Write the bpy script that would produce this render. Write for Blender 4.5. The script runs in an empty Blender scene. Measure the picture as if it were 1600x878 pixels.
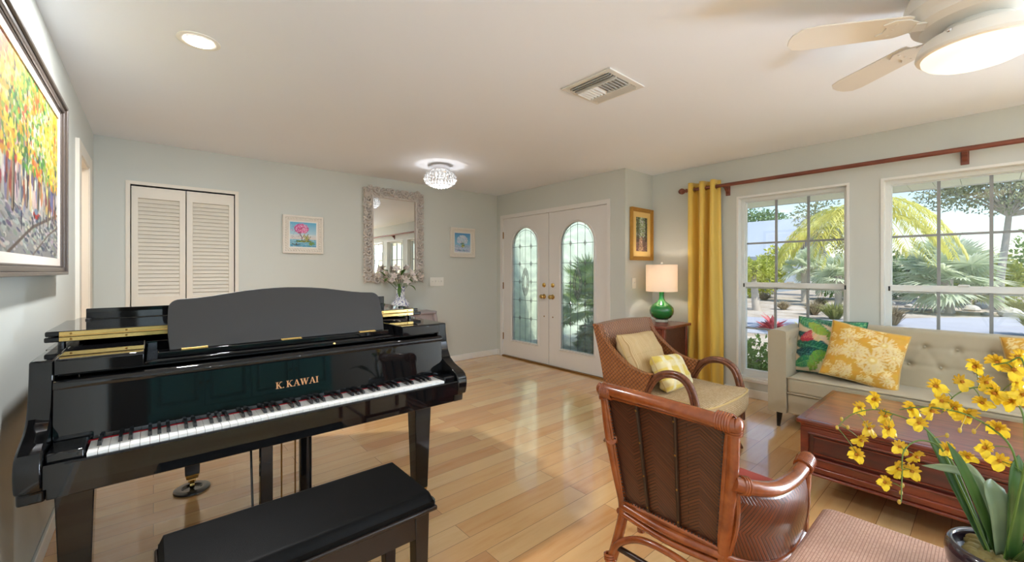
import bpy, math, random
import numpy as np
from mathutils import Vector, Matrix, Euler
from mathutils.geometry import tessellate_polygon
random.seed(7)
rng = np.random.RandomState(11)
PI = math.pi
scene = bpy.context.scene
COL = scene.collection
sin, cos = math.sin, math.cos

# ------------------------------------------------------------------ colours
def lin(c):
    c = c / 255.0
    return c / 12.92 if c <= 0.04045 else ((c + 0.055) / 1.055) ** 2.4
def rgb(r, g, b):
    return (lin(r), lin(g), lin(b), 1.0)

# ------------------------------------------------------------------ mesh builder
class M:
    def __init__(s):
        s.v = []; s.f = []; s.uv = {}; s.col = {}
    def pt(s, p, uv=None, col=None):
        s.v.append(tuple(p)); i = len(s.v) - 1
        if uv is not None: s.uv[i] = uv
        if col is not None: s.col[i] = col
        return i
    def box(s, x0, x1, y0, y1, z0, z1):
        b = len(s.v)
        s.v += [(x0,y0,z0),(x1,y0,z0),(x1,y1,z0),(x0,y1,z0),(x0,y0,z1),(x1,y0,z1),(x1,y1,z1),(x0,y1,z1)]
        s.f += [(b,b+3,b+2,b+1),(b+4,b+5,b+6,b+7),(b,b+1,b+5,b+4),(b+1,b+2,b+6,b+5),(b+2,b+3,b+7,b+6),(b+3,b,b+4,b+7)]
        return s
    def hexa(s, lo, hi):
        b = len(s.v); s.v += [tuple(p) for p in lo] + [tuple(p) for p in hi]; n = len(lo)
        s.f += [tuple(b+n-1-i for i in range(n)), tuple(b+n+i for i in range(n))]
        for i in range(n):
            j = (i+1) % n; s.f.append((b+i, b+j, b+n+j, b+n+i))
        return s
    def prism(s, poly, axis, a0, a1):
        # poly of 2-D points in the plane perpendicular to axis
        def P(p, a):
            return {'x': (a, p[0], p[1]), 'y': (p[0], a, p[1]), 'z': (p[0], p[1], a)}[axis]
        return s.hexa([P(p, a0) for p in poly], [P(p, a1) for p in poly])
    def holed(s, outer, holes, axis, a0, a1):
        def P(p, a):
            return {'x': (a, p[0], p[1]), 'y': (p[0], a, p[1]), 'z': (p[0], p[1], a)}[axis]
        loops = [list(outer)] + [list(h) for h in holes]
        tris = tessellate_polygon([[Vector((p[0], p[1], 0)) for p in l] for l in loops])
        flat = [p for l in loops for p in l]; n = len(flat); b = len(s.v)
        s.v += [P(p, a0) for p in flat] + [P(p, a1) for p in flat]
        for t in tris:
            s.f.append((b+t[0], b+t[2], b+t[1])); s.f.append((b+n+t[0], b+n+t[1], b+n+t[2]))
        o = 0
        for l in loops:
            k = len(l)
            for i in range(k):
                j = (i+1) % k; s.f.append((b+o+i, b+o+j, b+n+o+j, b+n+o+i))
            o += k
        return s
    def tube(s, pts, r, n=8, closed=False, flat=1.0, uvs=None):
        pts = [Vector(p) for p in pts]; k = len(pts)
        rr = r if isinstance(r, (list, tuple)) else [r]*k
        T = []
        for i in range(k):
            if closed: t = pts[(i+1) % k] - pts[i-1]
            else: t = pts[min(i+1, k-1)] - pts[max(i-1, 0)]
            T.append(t.normalized() if t.length > 1e-9 else Vector((0,0,1)))
        a = Vector((0,0,1)) if abs(T[0].z) < .9 else Vector((1,0,0))
        N = (a - T[0]*a.dot(T[0])).normalized()
        rings = []; L = 0
        for i in range(k):
            N = N - T[i]*N.dot(T[i])
            N = N.normalized() if N.length > 1e-6 else T[i].orthogonal().normalized()
            B = T[i].cross(N)
            if i: L += (pts[i]-pts[i-1]).length
            ring = []
            for j in range(n):
                th = 2*PI*j/n
                ring.append(s.pt(pts[i] + N*(cos(th)*rr[i]*flat) + B*(sin(th)*rr[i]), uv=(th*rr[i], L)))
            rings.append(ring)
        for i in range(k if closed else k-1):
            A, Bq = rings[i], rings[(i+1) % k]
            for j in range(n):
                s.f.append((A[j], A[(j+1) % n], Bq[(j+1) % n], Bq[j]))
        if not closed:
            s.f.append(tuple(reversed(rings[0]))); s.f.append(tuple(rings[-1]))
        return s
    def lathe(s, prof, c, n=24, axis='z'):
        b = len(s.v); k = len(prof)
        for (r, z) in prof:
            for j in range(n):
                th = 2*PI*j/n
                p = (r*cos(th), r*sin(th), z)
                if axis == 'x': p = (z, r*cos(th), r*sin(th))
                if axis == 'y': p = (r*cos(th), z, r*sin(th))
                s.pt((c[0]+p[0], c[1]+p[1], c[2]+p[2]), uv=(th*.1, z))
        for i in range(k-1):
            for j in range(n):
                q = (b+i*n+j, b+i*n+(j+1) % n, b+(i+1)*n+(j+1) % n, b+(i+1)*n+j)
                s.f.append(q)
        s.f.append(tuple(b+j for j in reversed(range(n)))); s.f.append(tuple(b+(k-1)*n+j for j in range(n)))
        return s
    def grid(s, fn, nu, nv, uvf=None, colf=None, closeu=False):
        b = len(s.v); mu = nu if closeu else nu+1
        for i in range(nv+1):
            for j in range(mu):
                u, v = j/nu, i/nv
                s.pt(fn(u, v), uv=(uvf(u, v) if uvf else (u, v)), col=(colf(u, v) if colf else None))
        for i in range(nv):
            for j in range(nu):
                j2 = (j+1) % mu
                s.f.append((b+i*mu+j, b+i*mu+j2, b+(i+1)*mu+j2, b+(i+1)*mu+j))
        return s
    def ell(s, c, r, nu=12, nv=8, rot=None):
        b = len(s.v); R = rot or Matrix.Identity(3); c = Vector(c)
        for i in range(nv+1):
            ph = -PI/2 + PI*i/nv
            ph = max(min(ph, PI/2-.02), -PI/2+.02)
            for j in range(nu):
                th = 2*PI*j/nu
                s.v.append(tuple(c + R @ Vector((r[0]*cos(ph)*cos(th), r[1]*cos(ph)*sin(th), r[2]*sin(ph)))))
        for i in range(nv):
            for j in range(nu):
                s.f.append((b+i*nu+j, b+i*nu+(j+1) % nu, b+(i+1)*nu+(j+1) % nu, b+(i+1)*nu+j))
        s.f.append(tuple(b+j for j in reversed(range(nu)))); s.f.append(tuple(b+nv*nu+j for j in range(nu)))
        return s
    def add(s, o, mat=None, col=None):
        b = len(s.v)
        for i, p in enumerate(o.v):
            q = (mat @ Vector(p)) if mat is not None else p
            s.v.append(tuple(q))
        for i, u in o.uv.items(): s.uv[b+i] = u
        for i, c in o.col.items(): s.col[b+i] = c
        if col is not None:
            for i in range(len(o.v)): s.col[b+i] = col
        s.f += [tuple(b+i for i in f) for f in o.f]
        return s
    def xf(s, mat):
        s.v = [tuple(mat @ Vector(p)) for p in s.v]; return s
    def mesh(s, name, off=(0,0,0), smooth=True, sharp=38, recalc=True):
        me = bpy.data.meshes.new(name)
        vv = [(p[0]-off[0], p[1]-off[1], p[2]-off[2]) for p in s.v]
        me.from_pydata(vv, [], s.f)
        if recalc:
            import bmesh
            bm = bmesh.new(); bm.from_mesh(me); bmesh.ops.recalc_face_normals(bm, faces=bm.faces); bm.to_mesh(me); bm.free()
        if s.uv:
            l = me.uv_layers.new(name='UVMap'); vi = np.empty(len(me.loops), dtype=np.int32)
            me.loops.foreach_get('vertex_index', vi)
            arr = np.zeros((len(vv), 2), dtype=np.float32)
            for i, u in s.uv.items(): arr[i] = u
            l.data.foreach_set('uv', arr[vi].ravel())
        if s.col:
            a = me.color_attributes.new('Col', 'FLOAT_COLOR', 'POINT')
            arr = np.ones((len(vv), 4), dtype=np.float32)
            for i, c in s.col.items(): arr[i, :3] = c[:3]
            a.data.foreach_set('color', arr.ravel())
        if smooth:
            me.polygons.foreach_set('use_smooth', [True]*len(me.polygons))
            me.set_sharp_from_angle(angle=math.radians(sharp))
        me.update()
        return me

def wloc(p):
    x = Vector((0,0,0))
    while p is not None:
        x = x + Vector(p.location); p = p.parent
    return x
def obj(name, m, mat, parent=None, bev=0, smooth=True, sharp=38, sub=0, label=None, local=False, recalc=True, solid=0):
    off = (0,0,0) if (local or parent is None) else wloc(parent)
    me = m.mesh(name, off, smooth, sharp, recalc)
    o = bpy.data.objects.new(name, me); COL.objects.link(o)
    if mat is not None: me.materials.append(mat)
    if parent is not None: o.parent = parent
    if solid:
        s = o.modifiers.new('Solid', 'SOLIDIFY'); s.thickness = solid; s.offset = 0
    if bev:
        b = o.modifiers.new('Bevel', 'BEVEL'); b.width = bev; b.segments = 2; b.limit_method = 'ANGLE'; b.angle_limit = math.radians(40)
    if sub:
        b = o.modifiers.new('Sub', 'SUBSURF'); b.levels = sub; b.render_levels = sub
    if label: o['label'] = label
    return o
def part(name, me, parent, loc=(0,0,0), rot=(0,0,0), scl=None):
    o = bpy.data.objects.new(name, me); COL.objects.link(o); o.parent = parent; o.location = loc; o.rotation_euler = rot
    if scl: o.scale = scl
    return o
def tag(o, label, cat, group=None, kind=None):
    o['label'] = label; o['category'] = cat
    if group: o['group'] = group
    if kind: o['kind'] = kind
    return o
def thing(name, label, cat, loc, group=None, rotz=0, kind=None):
    o = bpy.data.objects.new(name, None); COL.objects.link(o); o.location = loc; o.rotation_euler = (0,0,rotz)
    o.empty_display_size = .05
    return tag(o, label, cat, group, kind)
def struct(name, m, mat, label, cat, parent=None, **k):
    o = obj(name, m, mat, parent, **k); o['kind'] = 'structure'
    o['label'] = label; o['category'] = cat
    return o
def bez(p0, p1, p2, p3=None, n=12):
    P = [Vector(p) for p in ((p0,p1,p2) if p3 is None else (p0,p1,p2,p3))]
    out = []
    for i in range(n+1):
        t = i/n; q = list(P)
        while len(q) > 1: q = [q[j].lerp(q[j+1], t) for j in range(len(q)-1)]
        out.append(q[0])
    return out
def spline(pts, n=6):
    P = [Vector(p) for p in pts]; out = []
    for i in range(len(P)-1):
        a = P[max(i-1,0)]; b = P[i]; c = P[i+1]; d = P[min(i+2, len(P)-1)]
        for k in range(n):
            t = k/n
            out.append(.5*((2*b) + (c-a)*t + (2*a-5*b+4*c-d)*t*t + (3*b-a-3*c+d)*t**3))
    out.append(P[-1]); return out
def rrect(x0, x1, z0, z1, r, n=5):
    out = []
    for cx, cz, a in ((x1-r, z0+r, -PI/2), (x1-r, z1-r, 0), (x0+r, z1-r, PI/2), (x0+r, z0+r, PI)):
        for i in range(n+1):
            t = a + PI/2*i/n; out.append((cx+r*cos(t), cz+r*sin(t)))
    return out

# ------------------------------------------------------------------ materials
class NT:
    def __init__(s, name):
        s.m = bpy.data.materials.new(name); s.m.use_nodes = True
        s.t = s.m.node_tree; s.n = s.t.nodes; s.b = s.n['Principled BSDF']
    def new(s, typ, **k):
        n = s.n.new(typ)
        for a, v in k.items():
            if hasattr(n, a) and a not in n.inputs: setattr(n, a, v)
            else: n.inputs[a].default_value = v
        return n
    def link(s, a, b): s.t.links.new(a, b)
    def math(s, op, a, b=None):
        n = s.n.new('ShaderNodeMath'); n.operation = op
        for i, x in enumerate((a, b)):
            if x is None: continue
            if isinstance(x, (int, float)): n.inputs[i].default_value = x
            else: s.link(x, n.inputs[i])
        return n.outputs[0]
    def ramp(s, fac, stops):
        n = s.n.new('ShaderNodeValToRGB'); e = n.color_ramp.elements
        while len(e) < len(stops): e.new(.5)
        for i, (p, c) in enumerate(stops): e[i].position = p; e[i].color = c
        s.link(fac, n.inputs[0]); return n.outputs[0]
    def mix(s, fac, a, b, typ='MIX'):
        n = s.n.new('ShaderNodeMix'); n.data_type = 'RGBA'; n.blend_type = typ
        for sock, x in ((n.inputs[0], fac), (n.inputs[6], a), (n.inputs[7], b)):
            if isinstance(x, (int, float, tuple)): sock.default_value = x
            else: s.link(x, sock)
        return n.outputs[2]
    def obj(s): return s.new('ShaderNodeTexCoord').outputs['Object']
    def uv(s): return s.new('ShaderNodeTexCoord').outputs['UV']
    def noise(s, vec, scale, detail=3, rough=.5):
        n = s.new('ShaderNodeTexNoise'); n.inputs['Scale'].default_value = scale; n.inputs['Detail'].default_value = detail
        n.inputs['Roughness'].default_value = rough
        if vec is not None: s.link(vec, n.inputs['Vector'])
        return n.outputs['Fac']
    def mapping(s, vec, scale=(1,1,1), rot=(0,0,0)):
        n = s.new('ShaderNodeMapping'); n.inputs['Scale'].default_value = scale; n.inputs['Rotation'].default_value = rot
        s.link(vec, n.inputs['Vector']); return n.outputs[0]
    def bump(s, h, strength=.3, dist=.01):
        n = s.new('ShaderNodeBump'); n.inputs['Strength'].default_value = strength; n.inputs['Distance'].default_value = dist
        s.link(h, n.inputs['Height']); s.link(n.outputs[0], s.b.inputs['Normal'])
    def set(s, **k):
        names = dict(rough='Roughness', metal='Metallic', spec='Specular IOR Level', coat='Coat Weight', coatr='Coat Roughness', alpha='Alpha',
                     trans='Transmission Weight', ior='IOR', sheen='Sheen Weight', sss='Subsurface Weight', emis='Emission Strength')
        for a, v in k.items(): s.b.inputs[names[a]].default_value = v
        return s
    def color(s, c):
        if isinstance(c, tuple): s.b.inputs['Base Color'].default_value = c
        else: s.link(c, s.b.inputs['Base Color'])
        return s
def simple(name, c, rough=.5, var=.06, vscale=9, bump=0, bscale=60, **k):
    t = NT(name); o = t.obj(); n = t.noise(o, vscale)
    c0 = tuple(x*(1-var) for x in c[:3])+(1,); c1 = tuple(min(1, x*(1+var)) for x in c[:3])+(1,)
    t.color(t.mix(n, c0, c1)).set(rough=rough, **k)
    if bump: t.bump(t.noise(o, bscale, 4), bump, .004)
    return t.m
def weave(name, w, h, mort, c1, c2, cm, bump=.6, rough=.5, chev=None, coat=0, rot=0, dist=.003):
    t = NT(name); uv = t.uv()
    if rot: uv = t.mapping(uv, rot=(0,0,rot))
    if chev:
        sp = t.new('ShaderNodeSeparateXYZ'); t.link(uv, sp.inputs[0])
        pp = t.math('PINGPONG', sp.outputs[0], chev); sv = t.math('ADD', sp.outputs[1], t.math('MULTIPLY', pp, .75))
        cb = t.new('ShaderNodeCombineXYZ'); t.link(sp.outputs[0], cb.inputs[0]); t.link(sv, cb.inputs[1]); uv = cb.outputs[0]
    br = t.new('ShaderNodeTexBrick'); t.link(uv, br.inputs['Vector'])
    for k, v in (('Color1', c1), ('Color2', c2), ('Mortar', cm), ('Scale', 1.0), ('Mortar Size', mort), ('Mortar Smooth', .6), ('Bias', 0.0), ('Brick Width', w), ('Row Height', h)):
        br.inputs[k].default_value = v
    n = t.noise(t.obj(), 14, 3)
    col = t.mix(t.math('MULTIPLY', n, .5), br.outputs['Color'], c2)
    t.color(t.mix(t.math('MULTIPLY', br.outputs['Fac'], .8), col, cm)).set(rough=rough, coat=coat, coatr=.2)
    t.bump(t.math('SUBTRACT', 1.0, br.outputs['Fac']), bump, dist)
    return t.m
def vcol(name, rough=.6, bump=0, bscale=200, coat=0, sheen=0):
    t = NT(name); a = t.new('ShaderNodeVertexColor'); a.layer_name = 'Col'
    n = t.noise(t.obj(), 40)
    t.color(t.mix(t.math('MULTIPLY', n, .12), a.outputs['Color'], (.5,.5,.5,1), 'OVERLAY')).set(rough=rough, coat=coat, sheen=sheen)
    if bump: t.bump(t.noise(t.obj(), bscale, 3), bump, .003)
    return t.m
def emit(name, c, strength):
    t = NT(name); t.color(c); t.b.inputs['Emission Color'].default_value = c; t.set(emis=strength, rough=.4); return t.m
def leafmat(name, c0, c1, trans=.35, rough=.45, vscale=3):
    # a leaf: diffuse + light shining through from behind
    t = NT(name); n = t.noise(t.obj(), vscale, 2)
    rc = t.ramp(n, [(.3, c0), (.7, c1)])
    t.color(rc).set(rough=rough)
    tr = t.new('ShaderNodeBsdfTranslucent'); t.link(rc, tr.inputs[0])
    mx = t.new('ShaderNodeMixShader'); mx.inputs[0].default_value = trans
    t.link(t.b.outputs[0], mx.inputs[1]); t.link(tr.outputs[0], mx.inputs[2])
    t.link(mx.outputs[0], t.n['Material Output'].inputs[0])
    return t.m
def glassmat(name, tint=(1,1,1,1), refl=1.0, rough=0.0, bump=0, bscale=20):
    # a thin pane: mostly see-through, mirror-like at grazing angles
    t = NT(name); t.n.remove(t.b)
    tr = t.new('ShaderNodeBsdfTransparent'); tr.inputs[0].default_value = tint
    gl = t.new('ShaderNodeBsdfGlossy'); gl.inputs['Roughness'].default_value = rough
    lw = t.new('ShaderNodeLayerWeight'); lw.inputs['Blend'].default_value = .5
    sch = t.math('ADD', .04, t.math('MULTIPLY', .96, t.math('POWER', lw.outputs['Facing'], 5.0)))
    mx = t.new('ShaderNodeMixShader')
    t.link(t.math('MINIMUM', t.math('MULTIPLY', sch, refl), 1.0), mx.inputs[0]); t.link(tr.outputs[0], mx.inputs[1]); t.link(gl.outputs[0], mx.inputs[2])
    t.link(mx.outputs[0], t.n['Material Output'].inputs[0])
    return t.m
def wood(name, c0, c1, c2, scale=6, stretch=(1,12,12), rough=.35, coat=.3, coatr=.1):
    t = NT(name); o = t.mapping(t.obj(), scale=stretch)
    n = t.noise(o, scale, 5, .6)
    t.color(t.ramp(n, [(.25, c0), (.5, c1), (.75, c2)])).set(rough=rough, coat=coat, coatr=coatr)
    t.bump(n, .05, .002); return t.m

# wall paint, ceiling paint with a fine orange-peel
K = {}
K['wall'] = simple('wall_paint', rgb(209,212,205), .6, .012, 2, .04, 220)
K['ceiling'] = simple('ceiling_paint', rgb(242,246,252), .75, .01, 2, .06, 160)
K['dimmedwall'] = simple('dimmed_taupe_paint', rgb(112,108,100), .7, .02)  # unseen end wall darkened so the piano lacquer mirrors it dim
K['trim'] = simple('white_gloss_paint', rgb(236,235,230), .32, .01)
K['warmtrim'] = simple('cream_paint', rgb(233,226,212), .4, .01)
K['vinyl'] = simple('white_vinyl', rgb(232,234,230), .35, .01)
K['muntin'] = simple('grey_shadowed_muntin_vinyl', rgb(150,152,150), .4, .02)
K['doorp'] = simple('door_paint', rgb(232,229,225), .35, .01)
# floor: maple strip planks along x
t = NT('maple_plank_floor'); o = t.obj()
br = t.new('ShaderNodeTexBrick'); br.offset = .37; br.offset_frequency = 2; br.squash = 1.0; t.link(o, br.inputs['Vector'])
for k, v in (('Color1', (0,0,0,1)), ('Color2', (1,1,1,1)), ('Mortar', (.5,.5,.5,1)), ('Scale', 1.0), ('Mortar Size', .0013), ('Mortar Smooth', .1), ('Bias', 0.0), ('Brick Width', 1.15), ('Row Height', .126)):
    br.inputs[k].default_value = v
pl = t.ramp(br.outputs['Color'], [(0, rgb(200,136,74)), (.3, rgb(224,166,100)), (.7, rgb(234,184,118)), (1, rgb(242,206,148))])
# each plank gets its own slice of grain
sp = t.new('ShaderNodeSeparateXYZ'); t.link(o, sp.inputs[0])
cb = t.new('ShaderNodeCombineXYZ'); t.link(t.math('MULTIPLY', sp.outputs[0], .9), cb.inputs[0]); t.link(t.math('MULTIPLY', sp.outputs[1], 9), cb.inputs[1])
bw = t.new('ShaderNodeRGBToBW'); t.link(br.outputs['Color'], bw.inputs[0]); t.link(t.math('MULTIPLY', bw.outputs[0], 37), cb.inputs[2])
g1 = t.noise(cb.outputs[0], 2.2, 6, .65)
grain = t.ramp(g1, [(.3, rgb(196,140,88)), (.48, rgb(226,186,138)), (.75, rgb(240,210,164))])
colr = t.mix(.32, pl, grain)
colr = t.mix(t.math('MULTIPLY', br.outputs['Fac'], .75), colr, rgb(110,78,48))
t.color(colr).set(rough=.2, coat=.9, coatr=.06)
t.bump(t.math('ADD', t.math('MULTIPLY', g1, .12), t.math('SUBTRACT', 1.0, br.outputs['Fac'])), .12, .0015)
K['floor'] = t.m
K['lacquer'] = simple('black_piano_lacquer', (.005,.005,.0055,1), .035, .1, 3, spec=.42)
K['satin'] = simple('satin_black_board', rgb(50,49,49), .5, .03, 6, .03, 300)
K['ebony'] = simple('dark_ebony_stain', rgb(28,19,15), .3, .15, 8, spec=.35, coat=.15, coatr=.12)
K['leather'] = simple('black_vinyl_leather', (.0035,.0035,.0035,1), .45, .1, 20, .2, 400, spec=.1)
K['brass'] = simple('polished_brass', rgb(216,184,116), .24, .05, 30, metal=1.0)
K['oldbrass'] = simple('aged_brass', rgb(150,112,58), .35, .08, 30, metal=1.0)
K['ivory'] = simple('white_key_acrylic', rgb(240,240,238), .18, .01)
K['blackkey'] = simple('black_key_resin', (.010,.010,.011,1), .25, .1)
K['felt'] = simple('red_felt', rgb(160,22,34), .95, .1, 80)
K['gold'] = simple('gold_leaf_lettering', rgb(208,152,106), .45, .05, metal=.4)
K['chrome'] = simple('chrome', (.8,.8,.82,1), .12, .02, metal=1.0)
K['mirror'] = simple('mirror_silvering', (.9,.91,.9,1), .0, .0, metal=1.0)
K['rubber'] = simple('black_plastic', (.012,.012,.014,1), .25, .1, coat=.5)
K['washed'] = simple('whitewashed_carved_wood', rgb(205,196,188), .6, .16, 40, .2, 120)
K['ivoryframe'] = simple('ivory_moulded_frame', rgb(232,224,212), .5, .05, 50, .15, 150)
K['bronze'] = simple('dark_bronze_frame', rgb(78,68,62), .35, .1, 20, coat=.3)
K['liner'] = simple('linen_liner', rgb(228,216,204), .7, .03)
K['goldframe'] = simple('gold_leaf_frame', rgb(196,146,66), .38, .14, 30, .15, 90, metal=.55)
K['goldmat'] = simple('gold_linen_mat', rgb(226,190,118), .6, .05)
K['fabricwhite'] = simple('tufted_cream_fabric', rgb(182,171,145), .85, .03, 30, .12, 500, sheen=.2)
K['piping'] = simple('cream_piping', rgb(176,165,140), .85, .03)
K['rattan'] = wood('varnished_rattan_pole', rgb(100,46,18), rgb(138,68,28), rgb(164,90,42), 4, (2.5,2.5,2.5), .26, .6, .08)
K['rattan2'] = wood('brown_rattan_pole', rgb(78,42,26), rgb(112,64,40), rgb(140,88,58), 6, (6,6,6), .35, .4, .12)
K['batten'] = simple('dark_cane_batten', rgb(48,28,16), .4, .1)
K['mahog'] = wood('mahogany_side', rgb(66,22,12), rgb(104,38,20), rgb(132,56,30), 4, (8,1.5,8), .28, .6, .06)
K['mahogtop'] = wood('mahogany_top', rgb(92,40,20), rgb(124,60,32), rgb(150,80,46), 3, (9,1.2,9), .4, 1.0, .26)
K['mahogdark'] = wood('mahogany_panel', rgb(44,12,8), rgb(72,22,14), rgb(92,32,18), 4, (8,1.5,8), .3, .6, .06)
def basket(name, cell, c1, c2, cm, bump=.8, rough=.4, coat=.2, rot=PI/4, dist=.005):
    t = NT(name); uv = t.mapping(t.uv(), scale=(1/cell, 1/cell, 1), rot=(0,0,rot))
    ck = t.new('ShaderNodeTexChecker'); ck.inputs['Scale'].default_value = 1.0; t.link(uv, ck.inputs['Vector'])
    sp = t.new('ShaderNodeSeparateXYZ'); t.link(uv, sp.inputs[0])
    su = t.math('ABSOLUTE', t.math('SINE', t.math('MULTIPLY', sp.outputs[0], PI))); sv = t.math('ABSOLUTE', t.math('SINE', t.math('MULTIPLY', sp.outputs[1], PI)))
    f = ck.outputs['Fac']; inv = t.math('SUBTRACT', 1.0, f)
    across = t.math('ADD', t.math('MULTIPLY', f, su), t.math('MULTIPLY', inv, sv)); along = t.math('ADD', t.math('MULTIPLY', f, sv), t.math('MULTIPLY', inv, su))
    h = t.math('MULTIPLY', t.math('POWER', across, .35), t.math('POWER', along, .5))
    n = t.noise(t.obj(), 11, 3)
    t.color(t.mix(t.math('SUBTRACT', 1.0, t.math('POWER', h, .8)), t.mix(n, c1, c2), cm)).set(rough=rough, coat=coat, coatr=.2)
    t.bump(h, bump, dist); return t.m
K['wicker'] = basket('plaited_brown_wicker', .021, rgb(188,120,66), rgb(142,82,42), rgb(64,32,14))
K['wickerin'] = basket('plaited_grey_brown_wicker', .021, rgb(190,134,92), rgb(150,100,66), rgb(76,44,26), coat=.35, rough=.34)
K['chevron'] = weave('chevron_cane', .60, .0125, .0022, rgb(96,50,26), rgb(72,36,18), rgb(46,22,12), .8, .36, chev=.085, coat=.25)
K['chevside'] = weave('herringbone_cane', .60, .015, .0028, rgb(126,64,32), rgb(94,46,22), rgb(60,28,14), .8, .32, chev=.11, coat=.4)
K['ottoweave'] = weave('fine_tan_cane', .008, .0075, .0011, rgb(218,182,162), rgb(198,156,136), rgb(150,110,92), .35, .5)
K['sidecane'] = weave('dark_cane_panel', .012, .007, .0012, rgb(122,68,44), rgb(92,48,32), rgb(46,20,14), .7, .42)
K['redframe'] = wood('red_brown_frame', rgb(84,28,18), rgb(120,46,28), rgb(146,66,40), 5, (6,6,6), .3, .5, .1)
K['plaid'] = weave('beige_check_weave', .014, .012, .0014, rgb(216,194,158), rgb(192,166,126), rgb(150,120,80), .5, .9)
K['beigecush'] = weave('beige_stripe_weave', .4, .011, .0016, rgb(214,188,144), rgb(204,176,130), rgb(182,150,100), .3, .9, rot=PI/2)
K['redseat'] = simple('red_seat_fabric', rgb(150,58,44), .85, .06, 60, .2, 300)
K['curtain'] = simple('yellow_satin_curtain', rgb(228,190,80), .40, .03, 8, sheen=.3)
K['rod'] = wood('cherry_wood_rod', rgb(96,44,28), rgb(126,66,46), rgb(150,86,62), 5, (6,1,6), .4, .2, .2)
K['greenglass'] = simple('green_glaze', rgb(24,120,52), .06, .12, 5, coat=1.0, coatr=.02)
K['acrylic'] = simple('clear_acrylic', (.9,.93,.93,1), .03, 0, trans=1.0, ior=1.45)
t = NT('white_lamp_linen'); t.color(rgb(246,240,232)).set(rough=.8)
tr = t.new('ShaderNodeBsdfTranslucent'); tr.inputs[0].default_value = rgb(250,236,220)
mx = t.new('ShaderNodeMixShader'); mx.inputs[0].default_value = .4
t.link(t.b.outputs[0], mx.inputs[1]); t.link(tr.outputs[0], mx.inputs[2]); t.link(mx.outputs[0], t.n['Material Output'].inputs[0])
K['shade'] = t.m
K['crystal'] = glassmat('cut_crystal', (.95,.96,.96,1), 5.0, .03)
t_ = K['crystal'].node_tree; di = t_.nodes.new('ShaderNodeBsdfDiffuse'); di.inputs[0].default_value = (.95,.95,.95,1); m_ = t_.nodes.new('ShaderNodeMixShader'); m_.inputs[0].default_value = .4
o_ = t_.nodes['Material Output']; t_.links.new(o_.inputs[0].links[0].from_socket, m_.inputs[1]); t_.links.new(di.outputs[0], m_.inputs[2]); t_.links.new(m_.outputs[0], o_.inputs[0])
K['plastic'] = simple('white_plastic_plate', rgb(238,236,228), .35, .01)
K['fanwhite'] = simple('white_fan_enamel', rgb(236,232,224), .35, .01)
K['teal'] = simple('teal_painted_wood', rgb(64,140,144), .4, .08, 6)
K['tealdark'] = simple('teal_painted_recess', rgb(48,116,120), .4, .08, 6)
K['mauve'] = simple('grey_mauve_table_paint', rgb(168,156,158), .35, .04)
K['pane'] = glassmat('window_pane', (.97,.985,.98,1), 1.0)
K['winscreen'] = K['pane']
# light levels
SKY, SUN, GLD, GLU, RWD, RWU, CAN, CAN0, UPL, BOWL, TBL, CRY, HALL, EXPO, DAY, UPS = .18, 3.7, 420, 0, 10, 0, 8, 30, 0, .75, 3.2, 3, 12, .56, (.78,.925,1.11), []
# ------------------------------------------------------------------ room measures (metres)
XL, YB, XD, YJ, XW, H, YR = -.382, 4.968, 4.002, 2.678, 4.571, 2.438, -3.2
WIN = [(.80, 1.714), (-.335, .589), (-1.47, -.555)]
WZ0, WZ1 = .18, 2.045
DO0, DO1, DOZ = 2.915, 4.855, 2.085            # entry door opening
CL0, CL1, CLZ = -.155, .62, 2.05               # closet opening
HY0, HY1, HZ = 3.97, 4.47, 2.06                # hall doorway in the left wall
SB0, SB1, SLZ = -3.08, -1.62, 2.1     # added tall glass door, unseen behind the camera, to bring in light
RX0, RX1, RZ0, RZ1 = -.2, 2.3, 1.06, 2.2   # added wide window in the rear wall, also for light
def rect(a0, a1, b0, b1): return [(a0,b0),(a1,b0),(a1,b1),(a0,b1)]

struct('floor', M().box(-1.9, XW+.18, YR-.2, YB+.75, -.06, 0), K['floor'], 'glossy maple strip floor running through the whole room', 'floor', smooth=False)
struct('ceiling', M().box(-1.9, XW+.18, YR-.2, YB+.75, H, H+.08), K['ceiling'], 'flat white painted ceiling', 'ceiling', smooth=False)
struct('wall_left', M().holed(rect(YR-.12, YB+.12, 0, H), [rect(HY0, HY1, .001, HZ)], 'x', XL-.12, XL), K['wall'], 'pale grey green left wall behind the big street painting', 'wall', smooth=False)
struct('wall_back', M().holed(rect(XL, XD+.14, 0, H), [rect(CL0, CL1, .001, CLZ)], 'y', YB, YB+.12), K['wall'], 'pale grey green back wall with the carved mirror', 'wall', smooth=False)
struct('wall_entry', M().holed(rect(YJ, YB, 0, H), [rect(DO0, DO1, .001, DOZ)], 'x', XD, XD+.14), K['wall'], 'pale wall around the double entry doors', 'wall', smooth=False)
struct('wall_nook', M().box(XD+.14, XW+.18, YJ, YJ+.14, 0, H), K['wall'], 'short wall with the gold framed painting beside the lamp', 'wall', smooth=False)
struct('wall_right', M().holed(rect(YR-.12, YJ, 0, H), [rect(a, b, WZ0, WZ1) for a, b in WIN]+[rect(SB0, SB1, .001, SLZ)], 'x', XW, XW+.16), K['wall'], 'pale window wall behind the cream sofa', 'wall', smooth=False)
struct('wall_rear', M().holed(rect(XL-.12, XW+.18, 0, H), [rect(RX0, RX1, RZ0, RZ1)], 'y', YR-.12, YR), K['dimmedwall'], 'end wall behind the camera, darkened to dim its reflection, with an added wide window', 'wall', smooth=False)
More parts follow.
